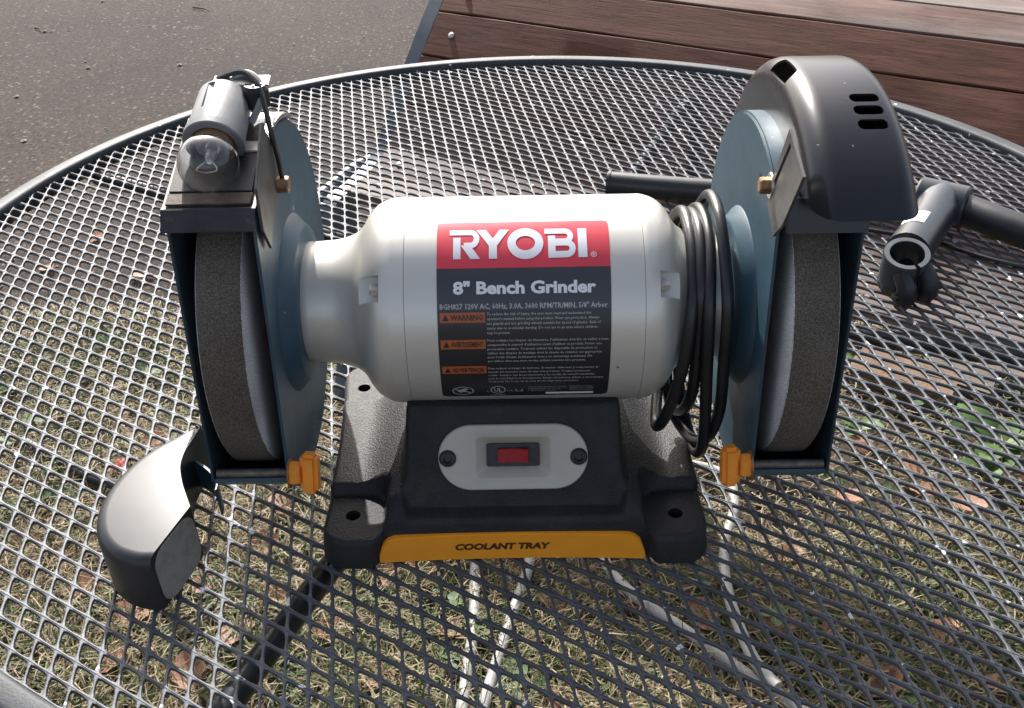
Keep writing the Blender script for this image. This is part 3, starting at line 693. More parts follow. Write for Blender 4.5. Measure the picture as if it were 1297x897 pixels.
    for i, (s, x1) in enumerate((('ONE WORLD TECHNOLOGIES INC', 640), ('ANDERSON, SC 29622', 612), ('1-800-525-2579', 590))): k.add(*line(s, lx(462), lx(x1), -25.0 - i * 1.9, -24.0 - i * 1.9))
    for i, (s, x1) in enumerate((('MADE IN CHINA', 760), ('FABRIQUE EN CHINE', 770), ('HECHO EN CHINA', 765))): k.add(*line(s, lx(655), lx(x1), -24.6 - i * 1.9, -23.6 - i * 1.9))
    k.build('marks', 'label_print', root, 0)
    band(-30.6, -33.0, 'label_white', 'serial_strip', root, 0.0002, lx(545), lx(768))
label()

# ------------------------------------------------------------------ wheel guards
def circ_poly(rad, top_c, bot_c, n=64):
    a0 = math.atan2(bot_c[1], bot_c[0]); a1 = math.atan2(top_c[1], top_c[0])
    return [(rad * math.cos(a0 + (a1 - a0) * i / n), rad * math.sin(a0 + (a1 - a0) * i / n)) for i in range(n + 1)], a0, a1
GR = 0.1150
TOPC, BOTC = (-0.0720, 0.0892), (-0.0870, -0.0752)
def guard(sg, xi, name_label):
    """xi: X of the inner plate; the guard reaches away from the motor"""
    xo = xi + sg * 0.0465
    poly, a0, a1 = circ_poly(GR, TOPC, BOTC)
    m = MB(); m.prism(poly, lambda u, v, d: Vector((d, u, AX + v)), xi, xi + sg * 0.0018)
    root = m.build('wheel_guard', 'blue', g, 40, 0.0006); root['label'] = name_label
    m = MB(); e = 0.0009
    m.sweep_x([(xi + sg * 0.0016, GR - 0.0016), (xo, GR - 0.0016), (xo, GR + e), (xi + sg * 0.0016, GR + e)], a0 - 0.002, a1, 80, (0, AX)); m.build('drum', 'blue', root, 40, 0.0003)
    m = MB(); m.prism(poly, lambda u, v, d: Vector((d, u * 1.004, AX + v * 1.004)), xo, xo + sg * 0.0018); m.build('outer_cover', 'blue_shaded', root, 40, 0.0005)
    # pressed boss where the guard meets the motor
    m = MB(); m.lathe([(xi + sg * 0.0004, 0.0575), (xi - sg * 0.0012, 0.0565), (xi - sg * 0.0035, 0.0535), (xi - sg * 0.0075, 0.0500), (xi - sg * 0.0090, 0.0478), (xi - sg * 0.0094, 0.036)], 80, 'x', (0, 0, AX)); m.build('boss', 'blue', root, 50)
    # threaded rod and its orange wing knob across the foot of the opening
    ry, rz = -0.084, 0.0655
    m = MB(); pts = []; rads = []
    for i in range(60): pts.append(Vector((xi + sg * (0.002 + 0.043 * i / 59), ry, rz))); rads.append(0.0030 if i % 2 else 0.0026)
    m.tube(pts, rads, 10); m.build('threaded_rod', 'rod', root, 60)
    ky, kz = -0.0865, 0.067
    m = MB(); m.lathe([(xi - sg * 0.0005, 0.0082), (xi - sg * 0.0072, 0.0078), (xi - sg * 0.0078, 0.0002)], 6, 'x', (0, ky, kz), 0.3, 0.3 + 2 * math.pi); kn = m.build('wing_knob', 'orange', root, 20, 0.0008)
    rot = Matrix.Rotation(sg * R(-12), 3, 'X')
    m = MB(); m.box((0, 0, 0), (0.0112, 0.0105, 0.0262)); w = m.build('wing', 'orange', kn, 30, 0.0026, 2); w.location = (xi - sg * 0.0128, ky, kz); w.rotation_euler = (R(-14), 0, sg * R(8))
    m = MB(); m.lathe([(xi - sg * 0.0002, 0.0095), (xi - sg * 0.0010, 0.0095), (xi - sg * 0.0012, 0.003)], 18, 'x', (0, ky, kz)); m.build('washer', 'rust', root, 30)
    return root
def wheel(sg, xc, lab):
    h = 0.0127; WR = 0.1010
    m = MB(); m.lathe([(xc - h, 0.016), (xc - h, WR - 0.0012), (xc - h + 0.0012, WR), (xc + h - 0.0012, WR), (xc + h, WR - 0.0012), (xc + h, 0.016)], 120, 'x', (0, 0, AX))
    root = m.build('grinding_wheel', 'wheel_side', g, 40); root['label'] = lab
    m = MB(); ld = []
    prof = [(-h - 0.0001, WR - 0.0015), (-h + 0.0010, WR + 0.0002), (-h * 0.4, WR + 0.0003), (h * 0.4, WR + 0.0003), (h - 0.0010, WR + 0.0002), (h + 0.0001, WR - 0.0015)]
    loops = []
    for x, r in prof:
        loops.append([(xc + x, (r + random.uniform(-1, 1) * 0.00008) * math.cos(t), AX + r * math.sin(t)) for t in np.linspace(0, 2 * math.pi, 160, endpoint=False)])
    m.grid_loops(loops, True); m.build('tread', 'wheel_tread', root, 60)
    for s in (-1, 1):
        m = MB(); m.lathe([(xc + s * h, 0.050), (xc + s * (h + 0.0006), 0.0495), (xc + s * (h + 0.0007), 0.02)], 48, 'x', (0, 0, AX)); m.build('paper_washer', 'red_paper', root, 40)
        m = MB(); m.lathe([(xc + s * (h + 0.0005), 0.034), (xc + s * (h + 0.004), 0.033), (xc + s * (h + 0.0055), 0.012), (xc + s * (h + 0.009), 0.011), (xc + s * (h + 0.009), 0.001)], 40, 'x', (0, 0, AX)); m.build('flange', 'steel', root, 30)
XL, XR = -0.1375, 0.1450
guard(-1, XL, 'blue wheel guard carrying the small lamp'); guard(1, XR, 'blue wheel guard under the black hood')
wheel(-1, XL - 0.0235, 'dark worn wheel below the lamp'); wheel(1, XR + 0.0235, 'pale gritty wheel below the black hood')

def bolt_x(x0, x1, y, z, r, mat, name, parent, hexa=True):
    m = MB(); m.lathe([(x0, r), (x1, r), (x1 + (x1 - x0) * 0.12, r * 0.8), (x1 + (x1 - x0) * 0.12, 0.0002)], 6 if hexa else 20, 'x', (0, y, z)); return m.build(name, mat, parent, 25, 0.0003)
# slotted bracket, bolt and hole on the right guard
def right_top():
    m = MB(); x0, x1 = 0.1412, 0.1428
    m.prism([(-0.084, 0.283), (-0.119, 0.272), (-0.0955, 0.2345), (-0.0800, 0.2200), (-0.062, 0.230), (-0.0600, 0.2400)], lambda u, v, d: Vector((d, u, v)), x0, x1); o = m.build('slotted_bracket', 'flange_grey', g, 30, 0.0003)
    c = MB(); d = Vector((-0.0905, 0.2765)) - Vector((-0.0725, 0.2500)); n = Vector((-d.y, d.x)).normalized() * 0.0019
    a, b = Vector((-0.0905, 0.2765)), Vector((-0.0700, 0.2465))
    c.prism([(a + n)[:], (b + n)[:], (b - n)[:], (a - n)[:]], lambda u, v, dd: Vector((dd, u, v)), 0.135, 0.150); cut(o, [c], 30)
    bolt_x(0.1412, 0.1355, -0.0625, 0.2420, 0.0048, 'rust', 'bolt', o)
    k = MB(); k.lathe([(0.1412, 0.0072), (0.1404, 0.0070), (0.1403, 0.002)], 20, 'x', (0, -0.0625, 0.2420)); k.build('washer', 'steel', o)
    k = MB(); k.lathe([(0.14495, 0.0026), (0.14480, 0.0026), (0.1448, 0.0001)], 16, 'x', (0, -0.024, 0.2300)); k.build('rivet_hole', 'ink', o)
    # dark spark plate bridging the opening under the hood
    k = MB(); k.box((0.1700, -0.0775, 0.2310), (0.044, 0.003, 0.019), Matrix.Rotation(R(-18), 3, 'X')); k.build('spark_plate', 'black', g, 30, 0.0005)
right_top()
def hood():
    """black dust hood over the right wheel"""
    def prof(ins):
        x0, x1, rr, f = 0.1560 + ins, 0.2125 - ins, 0.1475 - ins, 0.0135 - ins
        out = [(x0, 0.108)]
        out += [(x0 + f - f * math.cos(R(a)), rr - f + f * math.sin(R(a))) for a in range(0, 91, 10)]
        out += [(x1 - f + f * math.sin(R(a)), rr - f + f * math.cos(R(a))) for a in range(0, 91, 10)]
        out.append((x1, 0.100)); return out
    p = prof(0) + prof(0.0014)[::-1]
    m = MB(); m.sweep_x(p, R(142), R(-8), 76, (0, AX)); o = m.build('dust_hood', 'black', g, 50); o['label'] = 'black rounded hood with three vent slots'
    cs = []; c = MB(); c.box((0.18, -0.120, 0.190), (0.2, 0.160, 0.1015)); cs.append(c)   # trim the front edge level
    for a in (103.8, 108.0, 112.4):                       # three vents on the crown
        an = R(a); rot = Matrix.Rotation(an - math.pi / 2, 3, 'X')
        c = MB(); c.prism(rrect(0.0160, 0.0076, 0.0034, 5), lambda u, v, d: Vector((0.1930 + u, 0, AX)) + rot @ Vector((0, v, d)), 0.138, 0.156); cs.append(c)
    an = R(84); rot = Matrix.Rotation(an - math.pi / 2, 3, 'X')
    c = MB(); c.prism(rrect(0.012, 0.036, 0.0055, 5), lambda u, v, d: Vector((0.1590 + u, 0, AX)) + rot @ Vector((0, v, d)), 0.1385, 0.156); cs.append(c)
    cut(o, cs, 50)
    # folded skirt between the hood and the wheel's back
    k = MB(); k.sweep_x([(0.1600, 0.118), (0.2100, 0.118), (0.2100, 0.1195), (0.1600, 0.1195)], R(126), R(60), 24, (0, AX)); k.build('inner_skirt', 'black', o, 40)
hood()

# lamp on the left guard
def lamp():
    b = MB(); x0, x1 = XL - 0.0480, XL - 0.0005
    # bracket: sloping bed with a turned-down front lip
    sec = [(-0.0690, 0.2368), (-0.0765, 0.2265), (-0.0752, 0.2257), (-0.0679, 0.2354), (-0.0640, 0.2352), (0.010, 0.2570), (0.0095, 0.2585), (-0.0645, 0.2370)]
    loops = [[(x, y, z) for y, z in sec] for x in (x0 - 0.0025, x1 + 0.001)]
    b.grid_loops(loops, True, (True, True)); o = b.build('lamp_bracket', 'dark_bracket', g, 25, 0.0003)
    k = MB(); k.box((x0 / 2 + x1 / 2 - 0.001, -0.0620, 0.2392), (0.046, 0.009, 0.0016), Matrix.Rotation(R(18), 3, 'X')); k.build('pad_strip', 'pad', o, 25, 0.0002)
    k = MB(); k.box((x0 / 2 + x1 / 2 - 0.001, -0.0290, 0.2505), (0.045, 0.060, 0.0022), Matrix.Rotation(R(18.5), 3, 'X')); k.build('upper_plate', 'dark_bracket', o, 25, 0.0003)
    k = MB(); k.prism([(-0.036, 0.2715), (-0.0690, 0.2480), (-0.0690, 0.2230), (-0.0570, 0.2060), (-0.046, 0.2160), (-0.012, 0.2230), (-0.010, 0.2420)], lambda u, v, d: Vector((d, u, v)), XL + 0.0018, XL + 0.0034); sd_ = k.build('side_flange', 'flange_grey', o, 25, 0.0003)
    bolt_x(XL + 0.003, XL + 0.0095, -0.0205, 0.2285, 0.0050, 'rust', 'bolt', o)
    # socket and bulb
    ax = Vector((0.03, 0.94, 0.342)).normalized(); B = Vector((-0.1640, -0.0470, 0.2535))
    w = ax.cross(Vector((1, 0, 0))).normalized(); u = w.cross(ax)
    S0 = B + ax * 0.0018; B2 = B - ax * 0.0015
    def around(mb, prof, n=40, o0=B):
        mb.grid_loops([[o0 + ax * t + (u * math.cos(q) + w * math.sin(q)) * r for q in np.linspace(0, 2 * math.pi, n, endpoint=False)] for t, r in prof], True); return mb
    k = around(MB(), [(0.0130, 0.0125), (0.0128, 0.0166), (0.0135, 0.0172), (0.0175, 0.0172), (0.0180, 0.0163), (0.050, 0.0150), (0.0520, 0.0138), (0.0525, 0.0001)], 40, S0); s = k.build('socket', 'socket', o, 35)
    q = Matrix((u, ax, w)).transposed()
    c = MB(); c.box(B + ax * 0.040 + (w * -0.0 + u * 0) + (u * -0.004 - w * -0.0) + Vector((0, 0, 0)) + (Vector((0, -0.342, 0.94)) * 0.0165), (0.0042, 0.021, 0.006), Matrix((Vector((1, 0, 0)), ax, Vector((0, -0.342, 0.94)))).transposed()); cut(s, [c], 35)
    k = around(MB(), [(0.0100, 0.0120), (0.0180, 0.0120), (0.0182, 0.0001)], 32); k.build('screw_shell', 'rust', s, 40)
    k = around(MB(), [(0.0148, 0.0112), (0.0110, 0.0118), (0.0080, 0.0144)] + [(0.0168 * math.cos(R(t)), 0.0168 * math.sin(R(t))) for t in range(68, 180, 8)] + [(-0.0168, 0.0002)], 40); bl = k.build('bulb', 'glass', o, 60)
    k = around(MB(), [(0.0140, 0.0104), (0.0108, 0.0110), (0.0076, 0.0137)] + [(0.0161 * math.cos(R(t)), 0.0161 * math.sin(R(t))) for t in range(68, 180, 8)] + [(-0.0161, 0.0002)], 40)
    inner = k.build('inner_glass', 'glass', bl, 60)
    inner.data.flip_normals()
    k = around(MB(), [(0.0150, 0.0042), (0.0055, 0.0032), (0.0015, 0.0020), (0.0013, 0.0001)], 16); k.build('stem', 'glass', bl, 50)
    k = around(MB(), [(0.0135, 0.0002), (0.0135, 0.0095), (0.0128, 0.0098), (0.0126, 0.0002)], 24); k.build('added_reflector', 'reflector', bl, 40)  # shiny disc added inside the bulb only to make it look brighter
    k = MB()
    for sgn in (-1, 1): k.tube([B + ax * 0.002 + u * sgn * 0.0015, B - ax * 0.003 + u * sgn * 0.0050, B - ax * 0.0055 + u * sgn * 0.0056], 0.0004, 6)
    fil = [B - ax * 0.0055 + u * (0.0056 * (1 - 2 * i / 24)) + w * 0.0005 * math.sin(i * 2.1) - ax * (0.0016 * math.sin(math.pi * i / 24)) for i in range(25)]
    k.tube(fil, 0.0003, 6); k.build('filament', 'pale', bl, 50)
    # strap, screw and wire at the back of the socket
    top_ = B + ax * 0.056
    k = MB(); k.box(top_ + u * 0.006 + Vector((0.004, 0, 0.0085)), (0.032, 0.009, 0.0022), Matrix((Vector((1, 0, 0)), ax, Vector((0, -0.342, 0.94)))).transposed()); k.build('strap', 'steel', o, 30, 0.0005)
    k = MB(); sc0 = top_ + Vector((0.0185, -0.006, -0.004)); k.lathe([(0, 0.0075), (0.010, 0.0075), (0.0125, 0.0060), (0.0130, 0.0002)], 20, 'z', tuple(sc0)); sc = k.build('clamp_screw', 'screw', o, 30)
    k = MB(); k.box(sc0 + Vector((0, 0, 0.0131)), (0.009, 0.0013, 0.0006)); k.box(sc0 + Vector((0, 0, 0.01315)), (0.0013, 0.009, 0.0006)); k.build('cross_slot', 'steel', sc, 0)
    k = MB(); k.tube(crom([top_ + Vector((-0.004, 0, 0.010)), top_ + Vector((0.010, 0.002, 0.0135)), top_ + Vector((0.020, -0.006, 0.010)), top_ + Vector((0.0255, -0.018, 0.000)), Vector((XL + 0.004, -0.022, 0.262)), Vector((XL + 0.006, -0.0215, 0.245)), Vector((XL + 0.0065, -0.0205, 0.232))], 7), 0.0016, 8); k.build('wire', 'cord', o)
    k = MB(); k.tube(crom([top_ + Vector((0.004, 0.002, 0.008)), top_ + Vector((0.012, 0.004, 0.012)), top_ + Vector((0.020, -0.002, 0.009)), top_ + Vector((0.022, -0.012, 0.001)), top_ + Vector((0.016, -0.016, -0.010))], 7), 0.0021, 8); k.build('wire', 'socket', o)
    k = MB(); k.sweep_x([(XL - 0.028, GR + 0.0012), (XL + 0.0005, GR + 0.0012), (XL + 0.0005, GR + 0.0045), (XL - 0.028, GR + 0.0045)], R(104), R(62), 16, (0, AX)); k.build('mounting_strap', 'steel', o, 40, 0.0005)
lamp()

# power cord wound round the right neck
def cord():
    P = []
    N = [  # x, y, z around four loose loops
        (0.100, -0.020, 0.080), (0.104, 0.045, 0.090), (0.106, 0.052, 0.150), (0.1085, 0.022, 0.187), (0.109, -0.018, 0.186), (0.1075, -0.048, 0.160), (0.1045, -0.054, 0.125), (0.099, -0.052, 0.090), (0.0945, -0.044, 0.066),
        (0.0960, -0.022, 0.056), (0.104, 0.025, 0.066), (0.112, 0.050, 0.110), (0.116, 0.050, 0.160), (0.1185, 0.020, 0.189), (0.1190, -0.018, 0.189), (0.1180, -0.050, 0.162), (0.1185, -0.056, 0.120), (0.1215, -0.052, 0.075), (0.1225, -0.046, 0.046),
        (0.121, -0.020, 0.032), (0.116, 0.020, 0.060), (0.119, 0.052, 0.110), (0.122, 0.050, 0.160), (0.1245, 0.022, 0.197), (0.1255, -0.018, 0.199), (0.1270, -0.054, 0.165), (0.1290, -0.056, 0.120), (0.1300, -0.050, 0.080), (0.1265, -0.040, 0.052),
        (0.118, -0.014, 0.036), (0.108, 0.012, 0.050), (0.1095, 0.040, 0.095), (0.112, 0.050, 0.140), (0.1145, 0.030, 0.180), (0.1145, -0.010, 0.1905), (0.1130, -0.044, 0.168), (0.1125, -0.050, 0.130), (0.113, -0.046, 0.095), (0.112, -0.030, 0.068), (0.1085, -0.004, 0.050)]
    m = MB(); N = [(x + random.uniform(-1, 1) * 0.0008, y + random.uniform(-1, 1) * 0.0012, z) for x, y, z in N]
    m.tube(crom(N, 8), 0.0038, 12); m.build('power_cord', 'cord', g, 60)
cord()

# ------------------------------------------------------------------ the fallen hood lying on the table
def fallen_hood():
    cx, cy = -0.235, 0.500
    root = empty('loose_hood', (cx + 0.003, cy + 0.007, T + 0.003)); root.scale = (0.94, 0.90, 0.93); root.rotation_euler = (R(1.5), R(-1.5), 0)      # leans on the strip in its hollow
    props(root, 'loose black wheel hood lying flat on mesh beside the left guard', 'hood')
    outer = [(-0.2125, 0.5800), (-0.2280, 0.5715), (-0.2440, 0.5560), (-0.2560, 0.5350), (-0.2625, 0.5110), (-0.2625, 0.4880), (-0.2550, 0.4650), (-0.2420, 0.4490), (-0.2260, 0.4410), (-0.2150, 0.4400)]
    inner = [(-0.2115, 0.4490), (-0.2060, 0.4680), (-0.2000, 0.4900), (-0.2050, 0.5010), (-0.2115, 0.5160), (-0.2170, 0.5350), (-0.2170, 0.5560), (-0.2140, 0.5720)]
    oc = [Vector((x, y, 0)) for x, y in outer]; oc = crom(oc, 6)
    ic = crom([Vector((x, y, 0)) for x, y in inner[2:]], 5)
    ring = oc + ic; n = len(ring); no = len(oc); TH = 0.047
    C = Vector((-0.213, 0.512, 0))
    s0 = 1
    def inset(i, d):                                     # pull outline points inwards by d where the edge is rolled
        p = ring[i]; a = ring[(i - 1) % n]; b = ring[(i + 1) % n]; t = (b - a).normalized(); nn = Vector((-t.y, t.x, 0))
        if i >= no: return p
        room = min((p - q).length for q in ic); e = no - 1 - i
        if e < 8:                                        # towards the open end the roll turns parallel to the cut
            along = (ic[0] - oc[-1]).normalized(); k = (8 - e) / 8; nn = ((nn * s0) * (1 - k) + along * k).normalized() * s0
        return p + nn * d * min(1.0, 0.5 * room / 0.0085)
    f = 0.0085; levels = [(0.0, 0.0015), (0.0, TH - f)] + [(f * (1 - math.cos(R(a))), TH - f + f * math.sin(R(a))) for a in (15, 30, 45, 60, 75, 90)]
    # orientation check: the inset must move towards the middle
    s0 = s = 1 if (inset(no // 2, 0.01) - C).length < (ring[no // 2] - C).length else -1
    m = MB(); m.grid_loops([[inset(i, s * d) + Vector((-cx, -cy, z)) for i in range(n)] for d, z in levels], True, (True, True))
    o = m.build('shell', 'black_worn', root, 32)
    # the open end: a bare inner face, set back inside the rolled edge
    a, b = Vector((-0.2000, 0.4895, 0)), Vector((-0.2140, 0.4425, 0)); d = (b - a).normalized(); nn = Vector((d.y, -d.x, 0))
    if nn.x < 0: nn = -nn
    q = MB(); L = (b - a).length
    pl = rrect(L - 0.0016, TH - 0.0026, 0.0125, 5)
    fm = lambda u, v, k: (a + b) / 2 + d * u + Vector((-cx, -cy, TH / 2 + v - 0.0005)) + nn * k
    q.prism(pl, fm, -0.0004, 0.0006); q.build('end_face', 'black_in', root, 30, 0.0003)
    # blue strip still fixed in the hollow of the hood
    q = MB(); path = crom([Vector((-0.2185, 0.5600, 0)), Vector((-0.2050, 0.5480, 0)), Vector((-0.1960, 0.5350, 0)), Vector((-0.1945, 0.5250, 0))], 5); loops = []
    for p in path: loops.append([p + Vector((-cx, -cy, z)) + Vector((0.001 * k, 0.0014 * k, 0)) for z, k in ((0.006, 0), (0.030, 0), (0.030, 1), (0.006, 1))])
    q.grid_loops(loops, True, (True, True)); q.build('blue_strip', 'blue', root, 40)
fallen_hood()

# ------------------------------------------------------------------ handlebar with its stem, and a cable
def handlebar():
    root = empty('handlebar', (0.35, 0.95, T)); O = Vector((0.35, 0.95, 0))
    props(root, 'matt black bicycle handlebar with stem lying behind the right wheel', 'handlebar')
    P = [(0.1046, 1.036, 0.0135), (0.160, 1.022, 0.0135), (0.250, 1.002, 0.0140), (0.340, 0.984, 0.0165), (0.400, 0.968, 0.0195), (0.440, 0.947, 0.0215), (0.475, 0.905, 0.0210), (0.530, 0.850, 0.0180), (0.600, 0.795, 0.0150), (0.680, 0.745, 0.0140)]
    m = MB(); m.tube([p - O for p in crom(P, 8)], [0.0128 if p.x < 0.3 else min(0.0158, 0.0128 + (p.x - 0.3) * 0.03) for p in crom(P, 8)], 20); b = m.build('bar', 'bar', root, 50)
    e = Vector(P[0]) - O; t = (Vector(P[1]) - Vector(P[0])).normalized()
    m = MB(); m.tube([e - t * 0.0008, e + t * 0.004], 0.0138, 20); m.build('end_plug', 'bar', b, 40, 0.0012)
    # stem: clamp round the bar, extension, split steerer clamp
    A = Vector((0.428, 0.957, 0.0215)); S = Vector((0.3520, 0.834, 0.0300)); d = (S - A).normalized()
    m = MB(); m.tube([A - O + d * k for k in (-0.004, 0.012, 0.03, 0.06, 0.09, (S - A).length - 0.006)], [0.0225, 0.0220, 0.0208, 0.0200, 0.0200, 0.0202], 24); ex = m.build('stem', 'stem', root, 50)
    tb = Vector((0.83, -0.55, 0)).normalized()
    m = MB(); m.tube([A - O + tb * k for k in (-0.024, -0.022, 0.022, 0.024)], [0.0205, 0.0222, 0.0222, 0.0205], 24); fc = m.build('bar_clamp', 'stem', root, 40)
    m = MB()
    for k in (-0.012, 0.012): m.tube([A - O + tb * k - d * 0.020 + Vector((0, 0, 0.010)), A - O + tb * k - d * 0.026 + Vector((0, 0, 0.010))], 0.0035, 10)
    m.build('clamp_bolt', 'screw', fc)
    # steerer clamp: open ring, axis leaning towards the viewer, slot at the front
    ax = Vector((-0.10, -0.30, 0.95)).normalized(); u = Vector((1, 0, 0)); u = (u - ax * u.dot(ax)).normalized(); w = ax.cross(u)
    C = S - O + d * 0.006 + Vector((0, -0.004, -0.006)); N = 48; loops = []
    gap = 0.10; a0 = -math.pi / 2 + 0.25 + gap; a1 = a0 + 2 * math.pi - 2 * gap
    for i in range(N + 1):
        a = a0 + (a1 - a0) * i / N; e = u * math.cos(a) + w * math.sin(a)
        loops.append([C + e * r + ax * h for r, h in ((0.0148, -0.021), (0.0148, 0.0165), (0.0155, 0.0172), (0.0190, 0.0172), (0.0200, 0.0160), (0.0200, -0.021))])
    m = MB(); m.grid_loops(loops, True, (True, True)); rc = m.build('steerer_clamp', 'stem', root, 40)
    loops = []
    for i in range(N + 1):
        a = a0 + (a1 - a0) * i / N; e = u * math.cos(a) + w * math.sin(a); loops.append([C + e * r + ax * 0.01735 for r in (0.0150, 0.0192)])
    m = MB(); m.grid_loops(loops, False); m.build('machined_edge', 'stem_edge', rc, 60)
    am = -math.pi / 2 + 0.25; e = u * math.cos(am) + w * math.sin(am); sd2 = ax.cross(e)
    for s in (-1, 1):                                     # lugs of the pinch bolts
        m = MB(); m.tube([C + e * (0.012 + k) + sd2 * s * 0.0105 + ax * z for k, z in ((0.000, 0.008), (0.012, 0.002), (0.014, -0.010), (0.010, -0.022))], [0.0075, 0.0088, 0.0090, 0.0075], 12); m.build('pinch_lug', 'bar', rc, 50)
        m = MB(); m.tube([C + e * 0.025 + sd2 * s * 0.012 + ax * -0.006, C + e * 0.025 + sd2 * s * 0.022 + ax * -0.006], 0.0042, 10); m.build('pinch_bolt', 'screw', rc, 40)
    # sticker
    mid = (A + S) / 2 - O + d * 0.022; sx = d.cross(Vector((0, 0, 1))).normalized(); nz = sx.cross(d).normalized()
    if nz.z < 0: nz = -nz
    def SP(p, q, k=0.0):
        th = p / 0.0202 - 0.35; return mid + d * q + (sx * math.sin(th) * -1 + nz * math.cos(th)) * (0.0203 + k)
    m = MB(); rows = [[SP(-0.0105 + 0.021 * i / 10, q, 0.0001) for i in range(11)] for q in (-0.014, 0.014)]
    m.grid_loops(rows, False); st = m.build('sticker', 'sticker', ex, 60)
    m = MB()
    for q in (-0.008, -0.003, 0.002, 0.007):
        for p in (-0.005, -0.001, 0.003):
            if random.random() < 0.75: m.add([SP(p, q, 0.0003), SP(p + 0.0028, q + random.uniform(-0.001, 0.001), 0.0003), SP(p + 0.0028, q + 0.0011, 0.0003), SP(p, q + 0.0015, 0.0003)], [(0, 1, 2, 3)])
    m.build('print', 'socket', st, 0)
handlebar()
m = MB(); m.tube(crom([(0.262, 1.005, T + 0.003), (0.300, 0.972, T + 0.0026), (0.345, 0.945, T + 0.0026), (0.405, 0.915, T + 0.0026), (0.455, 0.872, T + 0.0026), (0.520, 0.835, T + 0.0028), (0.590, 0.760, T + 0.0030)], 8), 0.0024, 8)
props(m.build('control_cable', 'cord'), 'thin black cable snaking over the mesh beneath the handlebar', 'cable')

# ------------------------------------------------------------------ on the ground under the table
def G_at(px, py, z=0.0):                                 # ground position seen at a photograph pixel, used only to place things
    x = (px - 648.5) / 1346.0; y = -(py - 448.5) / 1346.0
    x, y = c_ * x - s_ * y, s_ * x + c_ * y
    dz = y * math.cos(PITCH) - math.sin(PITCH); dy = math.cos(PITCH) + y * math.sin(PITCH); t = (z - T - CAM_H) / dz
    return Vector((x * t, dy * t, z))
hp = [(575, 960), (585, 897), (592, 850), (600, 790), (602, 720), (612, 660), (645, 635), (672, 665), (670, 715), (652, 770), (632, 830), (612, 897), (600, 960), (700, 1010), (900, 985), (1040, 930), (1000, 890), (940, 850), (870, 800), (800, 752), (765, 705), (770, 640), (840, 590), (915, 600), (930, 640), (918, 690), (922, 750), (952, 830), (985, 870)]
m = MB(); zz = [0.034 + (0.016 if i in (26, 27, 28) else 0) for i in range(len(hp))]
m.tube(crom([G_at(p[0], p[1], z) for p, z in zip(hp, zz)], 9), 0.0085, 12)
props(m.build('garden_hose', 'hose'), 'pale grey hose looping through the grass under the table', 'hose')

def blades(name, count, mat, lmin, lmax, wid, flat, label, seed, area):
    r = np.random.default_rng(seed)
    x = r.uniform(area[0], area[1], count * 2); y = r.uniform(area[2], area[3], count * 2)
    patch = np.sin(x * 7 + seed) + np.sin(y * 9 + 2 * seed) + np.sin((x + y) * 17 + seed) + 0.6 * np.sin((x - y) * 31)
    soil = (x > 0.42 + 0.12 * np.sin(y * 8)) & (y > 1.25)
    ok = (y < 1.94 + 0.04 * np.sin(x * 5)) & (r.random(count * 2) < np.clip(0.62 + 0.22 * patch, 0.12, 1)) & (~soil | (r.random(count * 2) < 0.12))
    ok &= abs(x) < 0.35 + 0.62 * y
    x, y = x[ok][:count], y[ok][:count]; k = len(x)
    a = r.uniform(0, 2 * np.pi, k); L = r.uniform(lmin, lmax, k); el = np.abs(r.normal(flat, 0.28, k)); bend = r.uniform(-0.6, 0.15, k); w = wid * r.uniform(0.6, 1.3, k)
    z0 = 0.004 + r.uniform(0, 0.022, k)
    d0 = np.stack([np.cos(a) * np.cos(el), np.sin(a) * np.cos(el), np.sin(el)], 1)
    e2 = el + bend; a2 = a + r.normal(0, 0.35, k); d1 = np.stack([np.cos(a2) * np.cos(e2), np.sin(a2) * np.cos(e2), np.sin(e2)], 1)
    p0 = np.stack([x, y, z0], 1); p1 = p0 + d0 * (L * 0.55)[:, None]; p2 = p1 + d1 * (L * 0.45)[:, None]; p1[:, 2] = np.maximum(p1[:, 2], 0.005); p2[:, 2] = np.maximum(p2[:, 2], 0.004)
    sd_ = np.stack([-np.sin(a), np.cos(a), r.uniform(-0.4, 0.4, k)], 1) * w[:, None]
    V = np.stack([p0 - sd_, p0 + sd_, p1 - sd_ * 0.8, p1 + sd_ * 0.8, p2], 1).reshape(-1, 3)
    b = np.arange(k)[:, None] * 5
    F4 = b + np.array([[0, 1, 3, 2]]); F3 = b + np.array([[2, 3, 4]])
    lv = np.concatenate([F4.ravel(), F3.ravel()]).astype(np.int32); ls = np.concatenate([np.arange(k) * 4, 4 * k + np.arange(k) * 3]).astype(np.int32)
    me = bpy.data.meshes.new(name); me.vertices.add(len(V)); me.vertices.foreach_set('co', V.ravel()); me.loops.add(len(lv)); me.loops.foreach_set('vertex_index', lv)
    me.polygons.add(2 * k); me.polygons.foreach_set('loop_start', ls); me.update(calc_edges=True)
    return props(finish(name, me, mat, None, 0), label, 'grass', kind='stuff')
AREA = (-1.7, 1.7, 0.45, 1.98)
blades('dry_grass', 95000, 'straw', 0.03, 0.12, 0.0011, 0.18, 'matted straw coloured dead grass under the table', 1, AREA)
blades('green_grass', 50000, 'grass', 0.025, 0.075, 0.0017, 0.45, 'short green grass sprouting through the dead straw', 2, AREA)

